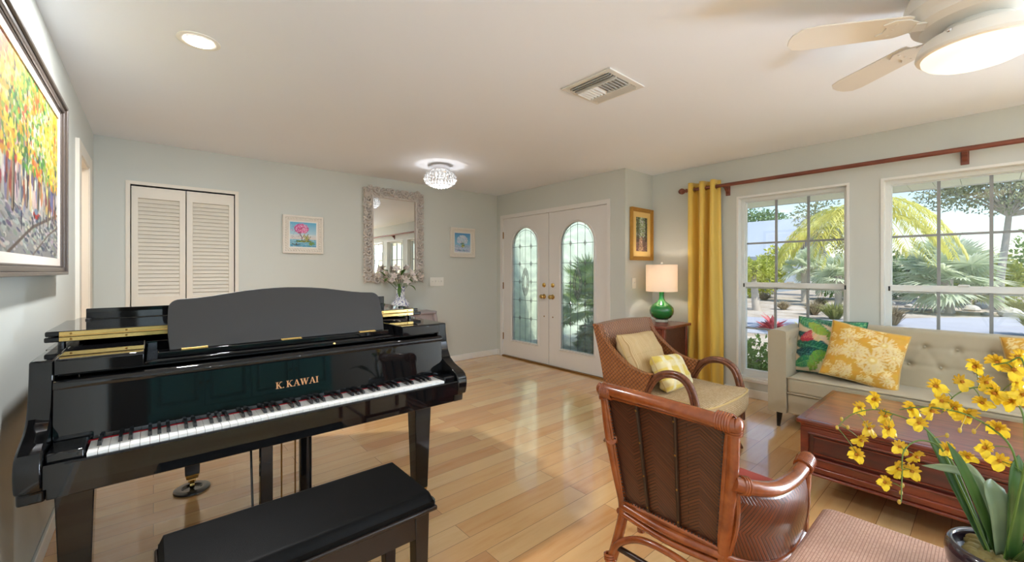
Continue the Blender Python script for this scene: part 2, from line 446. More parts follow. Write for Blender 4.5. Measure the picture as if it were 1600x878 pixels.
# hall seen through the doorway in the left wall, and the shallow closet
struct('wall_hall', M().box(-1.9, -1.8, 3.2, YB+.12, 0, H).box(-1.8, XL-.12, 3.2, 3.3, 0, H).box(-1.8, XL-.12, YB, YB+.12, 0, H), K['warmtrim'], 'cream hall walls seen through the doorway by the closet', 'wall', smooth=False)
struct('wall_closet', M().box(CL0-.1, CL1+.1, YB+.6, YB+.7, 0, H).box(CL0-.2, CL0-.1, YB+.12, YB+.7, 0, H).box(CL1+.1, CL1+.2, YB+.12, YB+.7, 0, H), K['wall'], 'shallow closet behind the louvered doors', 'wall', smooth=False)

def bb(name, boxes, label):
    m = M()
    for x0, x1, y0, y1 in boxes:
        m.box(x0, x1, y0, y1, 0, .085)
    struct(name, m, K['trim'], label, 'baseboard', bev=.004)
bb('baseboard_back', [(CL1+.05, XD, YB-.014, YB), (XL, CL0-.05, YB-.014, YB)], 'white baseboard along the back wall')
bb('baseboard_left', [(XL, XL+.014, YR, HY0-.1), (XL, XL+.014, HY1+.12, YB-.014)], 'white baseboard along the left wall beside the piano')
bb('baseboard_entry', [(XD-.014, XD, DO1+.045, YB-.014), (XD-.014, XD, YJ-.014, DO0-.045)], 'white baseboard beside the entry doors')
bb('baseboard_nook', [(XD, XW, YJ-.014, YJ)], 'white baseboard behind the small wicker table')
bb('baseboard_right', [(XW-.014, XW, SB1+.01, YJ-.014)], 'white baseboard below the windows')

# hall doorway casing
m = M()
m.holed([(HY0-.1,0),(HY1+.13,0),(HY1+.13,HZ+.085),(HY0-.1,HZ+.085)], [rect(HY0, HY1, .001, HZ)], 'x', XL, XL+.02)
m.holed(rect(HY0-.01, HY1+.01, .0, HZ+.01), [rect(HY0+.012, HY1-.012, .001, HZ-.012)], 'x', XL-.13, XL+.012)
struct('trim_1', m, K['warmtrim'], 'cream door casing on the left wall next to the closet', 'door casing', smooth=False)

# ------------------------------------------------------------------ windows
def window(n, y0, y1, label):
    r = thing('window_%d' % n, label, 'window', (XW, (y0+y1)/2, WZ0), kind='structure')
    g = .016
    obj('window_frame', M().holed(rect(y0-.003, y1+.003, WZ0-.003, WZ1+.003), [rect(y0+g, y1-g, WZ0+g+.012, WZ1-g)], 'x', XW-.008, XW+.155), K['trim'], r, smooth=False)
    f = M().holed(rect(y0+g, y1-g, WZ0+.02, WZ1-g), [rect(y0+g+.03, y1-g-.03, WZ0+.06, WZ1-g-.03)], 'x', XW+.075, XW+.145)
    obj('jamb', f, K['vinyl'], r, smooth=False)
    a0, a1 = y0+.03, y1-.03
    zs = 1.133
    for nm, z0, z1, x0, zt, zb in (('upper_sash', zs-.033, WZ1-.035, XW+.105, .02, .042), ('lower_sash', WZ0+.045, zs+.033, XW+.078, .05, .045)):
        gy0, gy1, gz0, gz1 = a0+.024, a1-.024, z0+zb, z1-zt
        s = obj(nm, M().holed(rect(a0, a1, z0, z1), [rect(gy0, gy1, gz0, gz1)], 'x', x0, x0+.03), K['vinyl'], r, bev=.002, smooth=False)
        mm = M()
        for k in (1, 2):
            yy = gy0 + (gy1-gy0)*k/3; mm.box(x0+.006, x0+.024, yy-.010, yy+.010, gz0, gz1)
        zz = (gz0+gz1)/2; mm.box(x0+.0065, x0+.0235, gy0, gy1, zz-.009, zz+.009)
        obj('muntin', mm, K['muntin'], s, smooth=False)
        obj('pane', M().box(x0+.013, x0+.017, gy0, gy1, gz0, gz1), K['pane'], s, smooth=False)
        if nm == 'lower_sash':
            obj('latch', M().box(x0-.012, x0+.004, (y0+y1)/2-.03, (y0+y1)/2+.03, z1-.004, z1+.012), K['vinyl'], s, bev=.003)
            for e in (a0+.004, a1-.016): obj('tilt_latch', M().box(x0-.006, x0, e, e+.012, z1-.05, z1-.012), K['rubber'], s)
    obj('sill', M().box(XW-.02, XW+.08, y0-.012, y1+.012, WZ0-.02, WZ0+.012), K['trim'], r, bev=.004)
    return r
window(1, *WIN[0], 'white double hung window next to the yellow curtain')
window(2, *WIN[1], 'white double hung window above the middle of the sofa back')
window(3, *WIN[2], 'white double hung window above the far end of the sofa')

# sliding glass door and wide window added behind the camera to let light in
for n_, y0, y1, x0, s_, lb in ((4, SB0, SB1, XW, 1, 'added white sliding glass door, unseen behind the camera, for fill light'),):
    r = thing('door_%d' % n_, lb, 'sliding door', (x0, (y0+y1)/2, 0), kind='structure')
    q = lambda a, b: sorted((x0+s_*a, x0+s_*b))
    obj('door_frame', M().holed(rect(y0, y1, 0, SLZ), [rect(y0+.05, y1-.05, .04, SLZ-.05)], 'x', *q(-.01, .12)), K['vinyl'], r, smooth=False)
    mid = (y0+y1)/2
    for a, b, d in ((y0+.05, mid+.03, .03), (mid-.03, y1-.05, .07)):
        l = obj('sliding_panel', M().holed(rect(a, b, .04, SLZ-.05), [rect(a+.06, b-.06, .11, SLZ-.11)], 'x', *q(d, d+.035)), K['vinyl'], r, smooth=False)
        q2 = q(d+.014, d+.02); obj('pane', M().box(q2[0], q2[1], a+.06, b-.06, .11, SLZ-.11), K['pane'], l, smooth=False)

r = thing('window_4', 'added wide white window, unseen behind the camera, for fill light', 'window', ((RX0+RX1)/2, YR, RZ0), kind='structure')
pw = (RX1-RX0)/4
obj('window_frame', M().holed(rect(RX0, RX1, RZ0, RZ1), [rect(RX0+pw*i+.03, RX0+pw*(i+1)-.03, RZ0+.04, RZ1-.04) for i in range(4)], 'y', YR-.12, YR+.01), K['vinyl'], r, smooth=False)
for i in range(4): obj('pane', M().box(RX0+pw*i+.03, RX0+pw*(i+1)-.03, YR-.06, YR-.055, RZ0+.04, RZ1-.04), K['pane'], r, smooth=False)

# ------------------------------------------------------------------ louvered bifold closet door
r = thing('door_1', 'pair of white louvered bifold closet doors left of the piano desk', 'closet door', ((CL0+CL1)/2, YB, 0), kind='structure')
mid = .234
for a, b in ((CL0+.006, mid-.004), (mid+.004, CL1-.006)):
    st = .045
    l = obj('leaf', M().holed(rect(a, b, .012, CLZ-.012), [rect(a+st, b-st, .16, .95), rect(a+st, b-st, 1.05, CLZ-.115)], 'y', YB+.012, YB+.042), K['warmtrim'], r, bev=.002, smooth=False)
    lv = M()
    for z0, z1 in ((.16, .95), (1.05, CLZ-.115)):
        n = int((z1-z0)/.0345); d = (z1-z0)/n
        for i in range(n):
            zc = z0 + d*(i+.5)
            lv.prism([(YB+.014, zc-d*.62), (YB+.020, zc-d*.66), (YB+.040, zc+d*.40), (YB+.034, zc+d*.46)], 'x', a+st-.004, b-st+.004)
    obj('louvers', lv, K['warmtrim'], l, smooth=False)
m = M()
m.box(CL0-.03, CL0, YB-.008, YB+.12, 0, CLZ+.03).box(CL1, CL1+.03, YB-.008, YB+.12, 0, CLZ+.03).box(CL0, CL1, YB-.008, YB+.12, CLZ, CLZ+.03)
struct('trim_2', m, K['warmtrim'], 'thin cream casing around the louvered closet doors', 'door casing', smooth=False)
struct('trim_3', M().box(CL0, CL1, YB+.045, YB+.075, CLZ-.03, CLZ), K['rubber'], 'dark track above the louvered closet doors', 'door track', smooth=False)

# ------------------------------------------------------------------ double entry doors with leaded glass
t = NT('textured_door_glass'); t.n.remove(t.b)
o = t.obj()
rf = t.new('ShaderNodeBsdfRefraction'); rf.inputs['IOR'].default_value = 1.03; rf.inputs['Roughness'].default_value = .22; rf.inputs['Color'].default_value = (.95,1,.955,1)
tl = t.new('ShaderNodeBsdfTranslucent'); tl.inputs[0].default_value = (.93,1,.93,1)
tp = t.new('ShaderNodeBsdfTransparent'); tp.inputs[0].default_value = (.95,.99,.97,1)
gl = t.new('ShaderNodeBsdfGlossy'); gl.inputs['Roughness'].default_value = .06
wv = t.new('ShaderNodeTexWave'); wv.wave_type = 'RINGS'; wv.inputs['Scale'].default_value = 1.6; wv.inputs['Distortion'].default_value = 22; wv.inputs['Detail'].default_value = 2
t.link(o, wv.inputs['Vector'])
bp = t.new('ShaderNodeBump'); bp.inputs['Strength'].default_value = .5; bp.inputs['Distance'].default_value = .02; t.link(wv.outputs['Fac'], bp.inputs['Height'])
t.link(bp.outputs[0], rf.inputs['Normal']); t.link(bp.outputs[0], gl.inputs['Normal'])
m0 = t.new('ShaderNodeMixShader'); t.link(t.math('ADD', .10, t.math('MULTIPLY', wv.outputs['Fac'], .14)), m0.inputs[0]); t.link(rf.outputs[0], m0.inputs[1]); t.link(tl.outputs[0], m0.inputs[2])
m1 = t.new('ShaderNodeMixShader'); m1.inputs[0].default_value = .30; t.link(m0.outputs[0], m1.inputs[1]); t.link(tp.outputs[0], m1.inputs[2])
m2 = t.new('ShaderNodeMixShader'); m2.inputs[0].default_value = .06; t.link(m1.outputs[0], m2.inputs[1]); t.link(gl.outputs[0], m2.inputs[2])
t.link(m2.outputs[0], t.n['Material Output'].inputs[0]); K['leaded'] = t.m
K['came'] = simple('lead_came', rgb(96,100,98), .4, .1, 30, metal=.6)
K['bevel'] = glassmat('bevelled_clear_glass', (1,1,1,1), 2.0, .05)
t_ = K['bevel'].node_tree; di = t_.nodes.new('ShaderNodeBsdfTranslucent'); di.inputs[0].default_value = (1,1,1,1); d2 = t_.nodes.new('ShaderNodeBsdfDiffuse'); d2.inputs[0].default_value = (.9,.92,.92,1)
ad = t_.nodes.new('ShaderNodeMixShader'); ad.inputs[0].default_value = .15; t_.links.new(di.outputs[0], ad.inputs[1]); t_.links.new(d2.outputs[0], ad.inputs[2])
m_ = t_.nodes.new('ShaderNodeMixShader'); m_.inputs[0].default_value = .15
o_ = t_.nodes['Material Output']; t_.links.new(o_.inputs[0].links[0].from_socket, m_.inputs[1]); t_.links.new(ad.outputs[0], m_.inputs[2]); t_.links.new(m_.outputs[0], o_.inputs[0])
def arch(yc, w, z0, zs, inset=0, n=20):
    a = w/2 - inset
    return [(yc-a, z0+inset), (yc+a, z0+inset)] + [(yc+a*cos(PI*i/n), zs+a*sin(PI*i/n)) for i in range(n+1)]
def entry_leaf(idx, y0, y1, knob_y, hinge_y, label):
    yc = (y0+y1)/2 + (.005 if hinge_y > yc0 else -.005)
    xf = XD+.022
    r = thing('door_%d' % idx, label, 'entry door', (XD, (y0+y1)/2, 0), kind='structure')
    zs, w, zb = 1.632, .545, .265
    obj('leaf', M().holed(rect(y0, y1, .02, DOZ-.02), [arch(yc, w, zb, zs)], 'x', xf, xf+.044), K['doorp'], r, smooth=False)
    ring = M(); pts = arch(yc, w, zb, zs, -.018, 28)
    ring.tube([(xf-.002, p[0], p[1]) for p in pts], .011, 8, closed=True)
    ring.tube([(xf-.001, p[0], p[1]) for p in arch(yc, w, zb, zs, -.002, 28)], .008, 8, closed=True)
    obj('glass_moulding', ring, K['doorp'], r)
    gm = M(); P = arch(yc, w, zb, zs, -.001, 28)
    gm.prism(P, 'x', xf+.02, xf+.026)
    g = obj('leaded_glass', gm, K['leaded'], r, smooth=False)
    c = M(); xc = xf+.017; rr = .0026
    def ln(*p): c.tube([(xc, a, b) for a, b in p], rr, 6)
    c.tube([(xc, a, b) for a, b in arch(yc, w, zb, zs, .036, 28)], rr, 6, closed=True)
    q = .118
    top = lambda dy: zs + math.sqrt(max(0, (w/2)**2 - dy*dy))
    for dy in (-q, q): ln((yc+dy, zb), (yc+dy, top(q)))
    ln((yc, zb), (yc, .92)); ln((yc, 1.33), (yc, top(0)))
    hz = [.60, .86, 1.125, 1.385, 1.632]
    for z in hz:
        if z == 1.125: ln((yc-w/2, z), (yc-.07, z)); ln((yc+.07, z), (yc+w/2, z))
        else: ln((yc-w/2, z), (yc+w/2, z))
    for a in (PI*.25, PI*.75): ln((yc+.236*cos(a), zs+.236*sin(a)), (yc+.272*cos(a), zs+.272*sin(a)))
    for z in (.265, .30): 
        for s in (-1, 1): ln((yc+s*.236, z), (yc+s*.236, z+.035))
    d = M()
    for z in hz:
        for s in (-1, 1):
            p = [(yc+s*q, z-.04), (yc+s*q+.021, z), (yc+s*q, z+.04), (yc+s*q-.021, z)]
            c.tube([(xc, a, b) for a, b in p], rr*.8, 6, closed=True)
            d.hexa([(xc+.002, a, b) for a, b in p], [(xc-.004, yc+s*q+(a-yc-s*q)*.45, z+(b-z)*.45) for a, b in p])
    # pointed oval medallion in the middle
    def ves(hw, hh, n=10):
        return [(yc+hw*sin(PI*i/n)*(1-.25*abs(cos(PI*i/n))), 1.125-hh*cos(PI*i/n)) for i in range(n+1)] + [(yc-hw*sin(PI*i/n)*(1-.25*abs(cos(PI*i/n))), 1.125+hh*cos(PI*i/n)) for i in range(1, n)]
    for hw, hh in ((.078, .205), (.036, .10)): c.tube([(xc, a, b) for a, b in ves(hw, hh)], rr, 6, closed=True)
    o_, i_ = ves(.072, .197), ves(.040, .106)
    for k in range(0, len(o_)):
        k2 = (k+1) % len(o_)
        if k % 2 == 0: ln(i_[k], o_[k])
        d.hexa([(xc+.002, *o_[k]), (xc+.002, *o_[k2]), (xc+.002, *i_[k2]), (xc+.002, *i_[k])],
               [(xc-.003, *o_[k]), (xc-.003, *o_[k2]), (xc-.006, *i_[k2]), (xc-.006, *i_[k])])
    obj('came', c, K['came'], g)
    obj('bevel_gems', d, K['bevel'], g, smooth=False)
    for z in (.30, 1.06, 1.82):
        h = M().box(xf-.012, xf+.002, hinge_y-.013, hinge_y+.013, z-.05, z+.05)
        h.tube([(xf-.012, hinge_y, z-.052), (xf-.012, hinge_y, z+.052)], .007, 8)
        obj('hinge', h, K['oldbrass'], r)
    k = M().lathe([(.004,.0),(.031,.0),(.033,-.006),(.016,-.012),(.011,-.03),(.014,-.036),(.026,-.046),(.030,-.058),(.024,-.070),(.006,-.074)], (xf, knob_y, .935), 20, 'x')
    obj('knob', k, K['brass'], r)
    k = M().lathe([(.004,.0),(.030,.0),(.031,-.006),(.022,-.014),(.012,-.016),(.004,-.016)], (xf, knob_y, 1.09), 20, 'x'); k.box(xf-.034, xf-.014, knob_y-.005, knob_y+.005, 1.072, 1.108)
    obj('deadbolt', k, K['brass'], r)
    obj('door_stop_pin', M().lathe([(.002,0),(.009,0),(.009,-.006),(.003,-.009)], (xf, knob_y, .665), 12, 'x'), K['oldbrass'], r)
yc0 = 3.886
entry_leaf(2, yc0+.004, DO1-.014, 3.973, DO1-.008, 'left leaf of the white entry doors with leaded arched glass')
entry_leaf(3, DO0+.014, yc0-.004, 3.812, DO0+.008, 'right leaf of the white entry doors with leaded arched glass, nearer the lamp')
m = M().holed([(DO0-.035,0),(DO1+.035,0),(DO1+.035,DOZ+.035),(DO0-.035,DOZ+.035)], [rect(DO0+.012, DO1-.012, .001, DOZ-.016)], 'x', XD-.003, XD+.02)
m.holed(rect(DO0, DO1, 0, DOZ), [rect(DO0+.014, DO1-.014, .001, DOZ-.018)], 'x', XD+.0, XD+.14)
struct('trim_4', m, K['doorp'], 'white frame around the double entry doors', 'door casing', smooth=False)
struct('trim_5', M().box(XD-.012, XD+.14, DO0+.014, DO1-.014, 0, .018), K['oldbrass'], 'dark metal threshold under the entry doors', 'threshold', bev=.004)
# ------------------------------------------------------------------ grand piano
P = thing('grand_piano', 'glossy black grand piano with folded lid and grey music desk by the left wall', 'piano', (.455, 2.4, 0))
L = K['lacquer']
PX0, PX1 = -.29, 1.2
def case_outline(e=0):
    pts = [(1.2+e, 2.2), (1.2+e, 2.42), (1.15+e, 2.64), (.98+e*.8, 2.84+e*.5), (.74+e*.7, 2.99+e*.7), (.52+e*.5, 3.12+e), (.30, 3.225+e), (.05, 3.25+e), (-.17-e*.5, 3.21+e*.8), (-.27-e, 3.10), (-.29-e, 2.95), (-.29-e, 2.2)]
    return [(p.x, p.y) for p in spline([(a, b, 0) for a, b in pts], 5)]
obj('case', M().holed(case_outline(), [case_outline(-.055)[2:-2]], 'z', .70, 1.0), L, P, bev=.004, sharp=30)
obj('soundboard', M().prism(case_outline(-.03), 'z', .735, .76), K['ebony'], P)
cheek = [(2.2,.62),(1.77,.62),(1.766,.655),(1.742,.664),(1.734,.685),(1.730,.715),(1.733,.742),(1.742,.760),(1.760,.774),(1.80,.787),(1.845,.801),(1.882,.823),(1.906,.858),(1.920,.905),(1.928,.95),(1.933,1.0),(2.2,1.0)]
for a, b in ((PX0, PX0+.055), (PX1-.055, PX1)):
    obj('cheek', M().prism(cheek, 'x', a, b), L, P, bev=.006, sharp=30)
obj('keybed', M().box(PX0+.056, PX1-.056, 1.768, 2.25, .622, .70), L, P, bev=.004)
ks = M().prism([(1.732,.668),(1.75,.668),(1.75,.728),(1.745,.733),(1.737,.733),(1.732,.728)], 'x', PX0+.056, PX1-.056)
obj('key_slip', ks, L, P)
for a, b in ((PX0+.056, -.153), (1.079, PX1-.056)):
    kb = obj('key_block', M().box(a, b, 1.752, 1.870, .70, .758), L, P, bev=.006)
obj('felt_strip', M().box(PX0+.056, PX1-.056, 1.868, 1.8735, .70, .7445), K['felt'], P)
kw = .02359
wk = M().box(.0006, kw-.0006, 0, .119, -.020, 0); wkme = wk.mesh('white_key', smooth=False); wkme.materials.append(K['ivory'])
bk = M().hexa([(-.0055,0,-.003),(.0055,0,-.003),(.0055,.069,-.003),(-.0055,.069,-.003)], [(-.0042,.008,.0125),(.0042,.008,.0125),(.0046,.069,.0125),(-.0046,.069,.0125)])
bkme = bk.mesh('black_key', smooth=False); bkme.materials.append(K['blackkey'])
for i in range(52):
    part('white_key', wkme, P, (-.150+i*kw-.455, 1.748-2.4, .742))
    if i % 7 in (0, 2, 3, 5, 6) and i < 51:
        part('black_key', bkme, P, (-.150+(i+1)*kw-.455, 1.748+.050-2.4, .742))
fb = obj('fallboard', M().prism([(1.8745,.730),(1.897,.730),(1.912,.915),(1.889,.915)], 'x', PX0+.057, PX1-.057), L, P, smooth=False)
lip = M(); lip.prism([(1.881,.914),(1.917,.914),(1.924,.922),(1.924,.934),(1.917,.940),(1.889,.940),(1.880,.933),(1.878,.922)], 'x', PX0+.057, PX1-.057)
obj('fallboard_rail', lip, L, fb, sharp=60)
lk = M()
for i in range(26): lk.box(-.03+i*.038, -.03+i*.038+.024, 1.8775, 1.8805, .9225, .9285)
obj('rail_slots', lk, K['blackkey'], fb, smooth=False)
# maker's name in gilt serif capitals on the fallboard
def glyphs():
    th, tn, sf = .0052, .0022, .0022
    def st(m, x0, z0, x1, z1, w):
        m.append([(x0-w/2, z0), (x0+w/2, z0), (x1+w/2, z1), (x1-w/2, z1)])
    def serif(m, x, z, w=.011): m.append([(x-w/2, z-.0009), (x+w/2, z-.0009), (x+w/2, z+.0009), (x-w/2, z+.0009)])
    h = .026; G = {}
    k = []; st(k,.006,0,.006,h,th); st(k,.008,.010,.019,h,tn); st(k,.020,0,.0105,.0145,th); serif(k,.006,.001); serif(k,.006,h-.001); serif(k,.0195,h-.001,.009); serif(k,.020,.001,.010); G['K'] = (k,.026)
    a = []; st(a,.004,0,.0125,h,tn); st(a,.021,0,.0125,h,th); a.append([(.007,.008),(.018,.008),(.018,.0095),(.007,.0095)]); serif(a,.004,.001,.009); serif(a,.021,.001,.010); G['A'] = (a,.0265)
    w = []; st(w,.010,0,.004,h,th); st(w,.010,0,.0165,h,tn); st(w,.0225,0,.0165,h,th); st(w,.0225,0,.030,h,tn); serif(w,.004,h-.001,.010); serif(w,.0165,h-.001,.009); serif(w,.030,h-.001,.009); G['W'] = (w,.0345)
    i = []; st(i,.005,0,.005,h,th); serif(i,.005,.001); serif(i,.005,h-.001); G['I'] = (i,.010)
    d = [[(.001,0),(.0045,0),(.0045,.0035),(.001,.0035)]]; G['.'] = (d,.0125)
    return G
G = glyphs(); lm = M(); x = .3715; sc = 1.0
for ch in 'K.KAWAI':
    polys, adv = G[ch]
    for q in polys:
        def fp(a, z, dz): 
            zz = .806+z; t_ = (zz-.730)/.185; return (x+a, 1.8745+.0145*t_-dz, zz)
        lm.hexa([fp(a, z, -.0005) for a, z in q], [fp(a, z, .0006) for a, z in q])
    x += adv
obj('lettering', lm, K['gold'], fb, smooth=False, label='gilt serif maker name K.KAWAI')
# music shelf, side blocks, desk
for a, b in ((PX0+.057, -.024), (.934, PX1-.057)):
    sb = M().prism([(1.905,.955),(2.215,.955),(2.215,1.004),(1.912,1.004),(1.905,.998)], 'x', a, b)
    obj('side_shelf', sb, L, P, bev=.003, sharp=30)
obj('music_shelf', M().box(-.02, .930, 1.957, 2.215, .946, .962), L, P, bev=.003)
obj('shelf_front_rail', M().box(PX0+.058, PX1-.058, 1.948, 1.9565, .943, .960), L, P, bev=.002)
obj('desk_rail', M().box(.012, .898, 1.985, 2.055, .9625, .984), L, P, bev=.003)
ln_ = math.hypot(.092, .222); dy, dz = .092/ln_, .222/ln_
def dk(x_, h_, t_): return (x_, 2.0 + dy*h_ + dz*t_, .986 + dz*h_ - dy*t_)
half = [(.046,.0),(.041,.06),(.0405,.12),(.043,.165)] + [(.043+.038*(1-cos(PI/2*i/6)), .165+.036*sin(PI/2*i/6)) for i in range(1,7)] + [(.13,.204),(.18,.210),(.24,.220),(.30,.230),(.36,.236),(.41,.239),(.462,.2405)]
ol = half + [(.924-a, b) for a, b in reversed(half[:-1])]
obj('music_desk', M().hexa([dk(a, b, 0) for a, b in ol], [dk(a, b, .014) for a, b in ol]), K['satin'], P, bev=.002, sharp=30, label='satin dark grey music desk')
for xc in (.12, .455, .79):
    obj('desk_hinge', M().box(xc-.04, xc+.04, 1.983, 1.9995, .9842, .9872).tube([(xc-.04,1.998,.987),(xc+.04,1.998,.987)], .003, 8), K['brass'], P)
obj('desk_stud', M().lathe([(.001,-.004),(.006,-.002),(.006,0),(.001,0)], (.62, 1.948, .951), 10, 'y'), K['brass'], P)
# lid: main leaf, folded flap, brass piano hinge along the fold, upright front strip
ll = [(p[0], max(p[1], 2.225)) for p in case_outline(.008)]
obj('lid', M().prism([p for i, p in enumerate(ll)], 'z', 1.021, 1.039), L, P, bev=.004, sharp=30)
fl = obj('lid_flap', M().box(PX0-.006, 1.188, 2.225, 2.705, 1.042, 1.060), L, P, bev=.004)
obj('lid_front_strip', M().box(-.231, 1.180, 2.682, 2.700, 1.0605, 1.110), L, P, bev=.003)
hm = M().box(PX0+.03, 1.155, 2.2215, 2.2250, 1.0235, 1.0375).box(PX0+.03, 1.155, 2.2215, 2.2250, 1.0435, 1.0575).tube([(PX0+.03,2.221,1.0405),(1.155,2.221,1.0405)], .0034, 8)
hg = obj('lid_hinge', hm, K['brass'], P)
scm = M().lathe([(.0005,-.0012),(.004,-.0008),(.004,0),(.0005,0)], (0,0,0), 8, 'y').mesh('screw'); scm.materials.append(K['oldbrass'])
for i in range(10):
    for z in (1.0305, 1.0505): part('screw', scm, hg, Vector((PX0+.06+i*.15, 2.2215, z))-wloc(P))
for x_, y_ in ((-.22, 2.66), (1.14, 2.36)): obj('lid_bumper', M().lathe([(.012,1.060),(.012,1.066),(.008,1.069),(.001,1.069)], (x_, y_, 0), 12), K['rubber'], fl)
for x_, y_ in ((-.262,2.3),(1.17,2.3),(-.262,2.9),(.3,3.2)): obj('rim_bumper', M().lathe([(.011,.999),(.011,1.0215),(.001,1.0215)], (x_, y_, 0), 12), K['rubber'], P)
# legs with brass casters
def piano_leg(xc, yc, zt):
    def q(h, z): return [(xc-h,yc-h,z),(xc+h,yc-h,z),(xc+h,yc+h,z),(xc-h,yc+h,z)]
    l = obj('leg', M().hexa(q(.034,.10), q(.049,zt)), L, P, bev=.003)
    obj('ferrule', M().hexa(q(.026,.072), q(.0335,.0995)).box(xc-.018, xc+.018, yc-.008, yc+.008, .045, .073), K['brass'], l, bev=.002)
    obj('caster_wheel', M().lathe([(.004,-.012),(.024,-.011),(.026,0),(.024,.011),(.004,.012)], (xc, yc, .0335), 18, 'x'), K['brass'], l)
piano_leg(-.199, 2.05, .6215); piano_leg(1.102, 2.05, .6215); piano_leg(.171, 3.06, .7000)
for (a, b, nm) in ((-.199,2.05,0),(1.102,2.05,1),(.171,3.06,2)):
    c_ = obj('caster_cup', M().lathe([(.084,0),(.088,.003),(.087,.012),(.074,.019),(.050,.017),(.040,.0065),(.001,.0065)], (a, b, 0), 36), K['rubber'])
    tag(c_, ['round black cup under the left front leg of the piano', 'round black cup under the right front leg of the piano', 'round black cup under the brass caster of the rear piano leg'][nm], 'caster cup', 'caster cups under the piano legs')
# pedal lyre
ly = obj('pedal_lyre', M().box(.335, .58, 2.05, 2.17, .085, .135), L, P, bev=.004)
for a, b in ((.353,.401),(.514,.562)): obj('lyre_post', M().box(a, b, 2.082, 2.118, .135, .622), L, ly, bev=.003)
for xc in (.40, .457, .514):
    pd = M().prism([(2.05,.098),(2.05,.106),(1.99,.104),(1.955,.094),(1.935,.080),(1.935,.074),(1.955,.086),(1.99,.096)], 'x', xc-.012, xc+.012)
    obj('pedal', pd, K['brass'], ly, bev=.002)
    obj('pedal_rod', M().tube([(xc-.012, 2.13, .13), (xc-.012, 2.13, .63)], .0035, 8), K['oldbrass'], ly)
obj('lyre_brace', M().tube([(.337, 2.15, .11), (.362, 2.43, .735)], .005, 8), K['rubber'], ly)

# ------------------------------------------------------------------ piano bench
B = thing('piano_bench', 'black padded piano bench with dark wooden legs in front of the keyboard', 'bench', (.38, 1.45, 0))
def pad(u, v):
    x_ = .010 + .740*u; y_ = 1.284 + .332*v
    e = min(u, 1-u)*.74; f = min(v, 1-v)*.332; d = min(e, f)
    z_ = .470 + .030*min(1, (d/.012))**.5 + .003*sin(PI*u)*sin(PI*v)
    return (x_, y_, z_)
sm = M().grid(pad, 60, 34); sm.box(.010, .750, 1.284, 1.616, .452, .4702)
obj('seat_pad', sm, K['leather'], B, sharp=60)
obj('seat_frame', M().box(.002, .758, 1.274, 1.624, .440, .4555), K['ebony'], B, bev=.005)
obj('apron', M().box(.03,.73,1.30,1.318,.352,.440), K['ebony'], B, bev=.002)
obj('apron', M().box(.03,.73,1.578,1.596,.352,.440), K['ebony'], B, bev=.002)
for a in (.03, .712): obj('apron', M().box(a,a+.018,1.318,1.578,.352,.440), K['ebony'], B, bev=.002)
for xc in (.052, .710):
    for yc in (1.322, 1.574):
        def q(h, z): return [(xc-h,yc-h,z),(xc+h,yc-h,z),(xc+h,yc+h,z),(xc-h,yc+h,z)]
        obj('leg', M().hexa(q(.019,0), q(.0265,.4398)), K['ebony'], B, bev=.003)

# ------------------------------------------------------------------ little painter: strokes on a pixel array that become the colours of a fine mesh
class Paint:
    def __init__(s, w, h, c):
        s.w, s.h = w, h; s.a = np.empty((h, w, 3)); s.a[:] = [lin(x) for x in c]
        s.Y, s.X = np.mgrid[0:h, 0:w]; s.X = (s.X+.5)/w; s.Y = 1-(s.Y+.5)/h; s.r = h/w
    def put(s, mask, c, a=1.0):
        m = np.clip(mask, 0, 1)[..., None]*a; s.a = s.a*(1-m) + np.array([lin(x) for x in c])*m
    def vgrad(s, c0, c1, y0=0, y1=1):
        t_ = np.clip((s.Y-y0)/(y1-y0), 0, 1); m = ((s.Y >= y0-.001) & (s.Y <= y1+.001))[..., None]
        g = np.array([lin(x) for x in c0])*(1-t_[..., None]) + np.array([lin(x) for x in c1])*t_[..., None]
        s.a = np.where(m, g, s.a)
    def dab(s, x, y, rx, ry, ang, c, a=1.0):
        dx, dy = s.X-x, (s.Y-y)*s.r; ca, sa = cos(ang), sin(ang)
        u, v = (dx*ca+dy*sa)/rx, (-dx*sa+dy*ca)/ry
        s.put((1.15-np.sqrt(u*u+v*v))*5, c, a)
    def line(s, pts, w, c, a=1.0):
        for (x0, y0), (x1, y1) in zip(pts[:-1], pts[1:]):
            dx, dy = x1-x0, (y1-y0)*s.r; L2 = dx*dx+dy*dy+1e-12
            t_ = np.clip(((s.X-x0)*dx+(s.Y-y0)*s.r*dy)/L2, 0, 1)
            d = np.hypot(s.X-x0-t_*dx, (s.Y-y0)*s.r-t_*dy)
            s.put((1.15-d/w)*4, c, a)
    def jit(s, c, k=18): return tuple(max(0, min(255, x+rng.randint(-k, k+1))) for x in c)
    def at(s, u, v):
        i = min(s.h-1, max(0, int((1-v)*s.h))); j = min(s.w-1, max(0, int(u*s.w))); return s.a[i, j]
K['paint'] = vcol('oil_paint', .55, .25, 350)
K['print'] = vcol('printed_fabric', .85, .1, 500, sheen=.15)

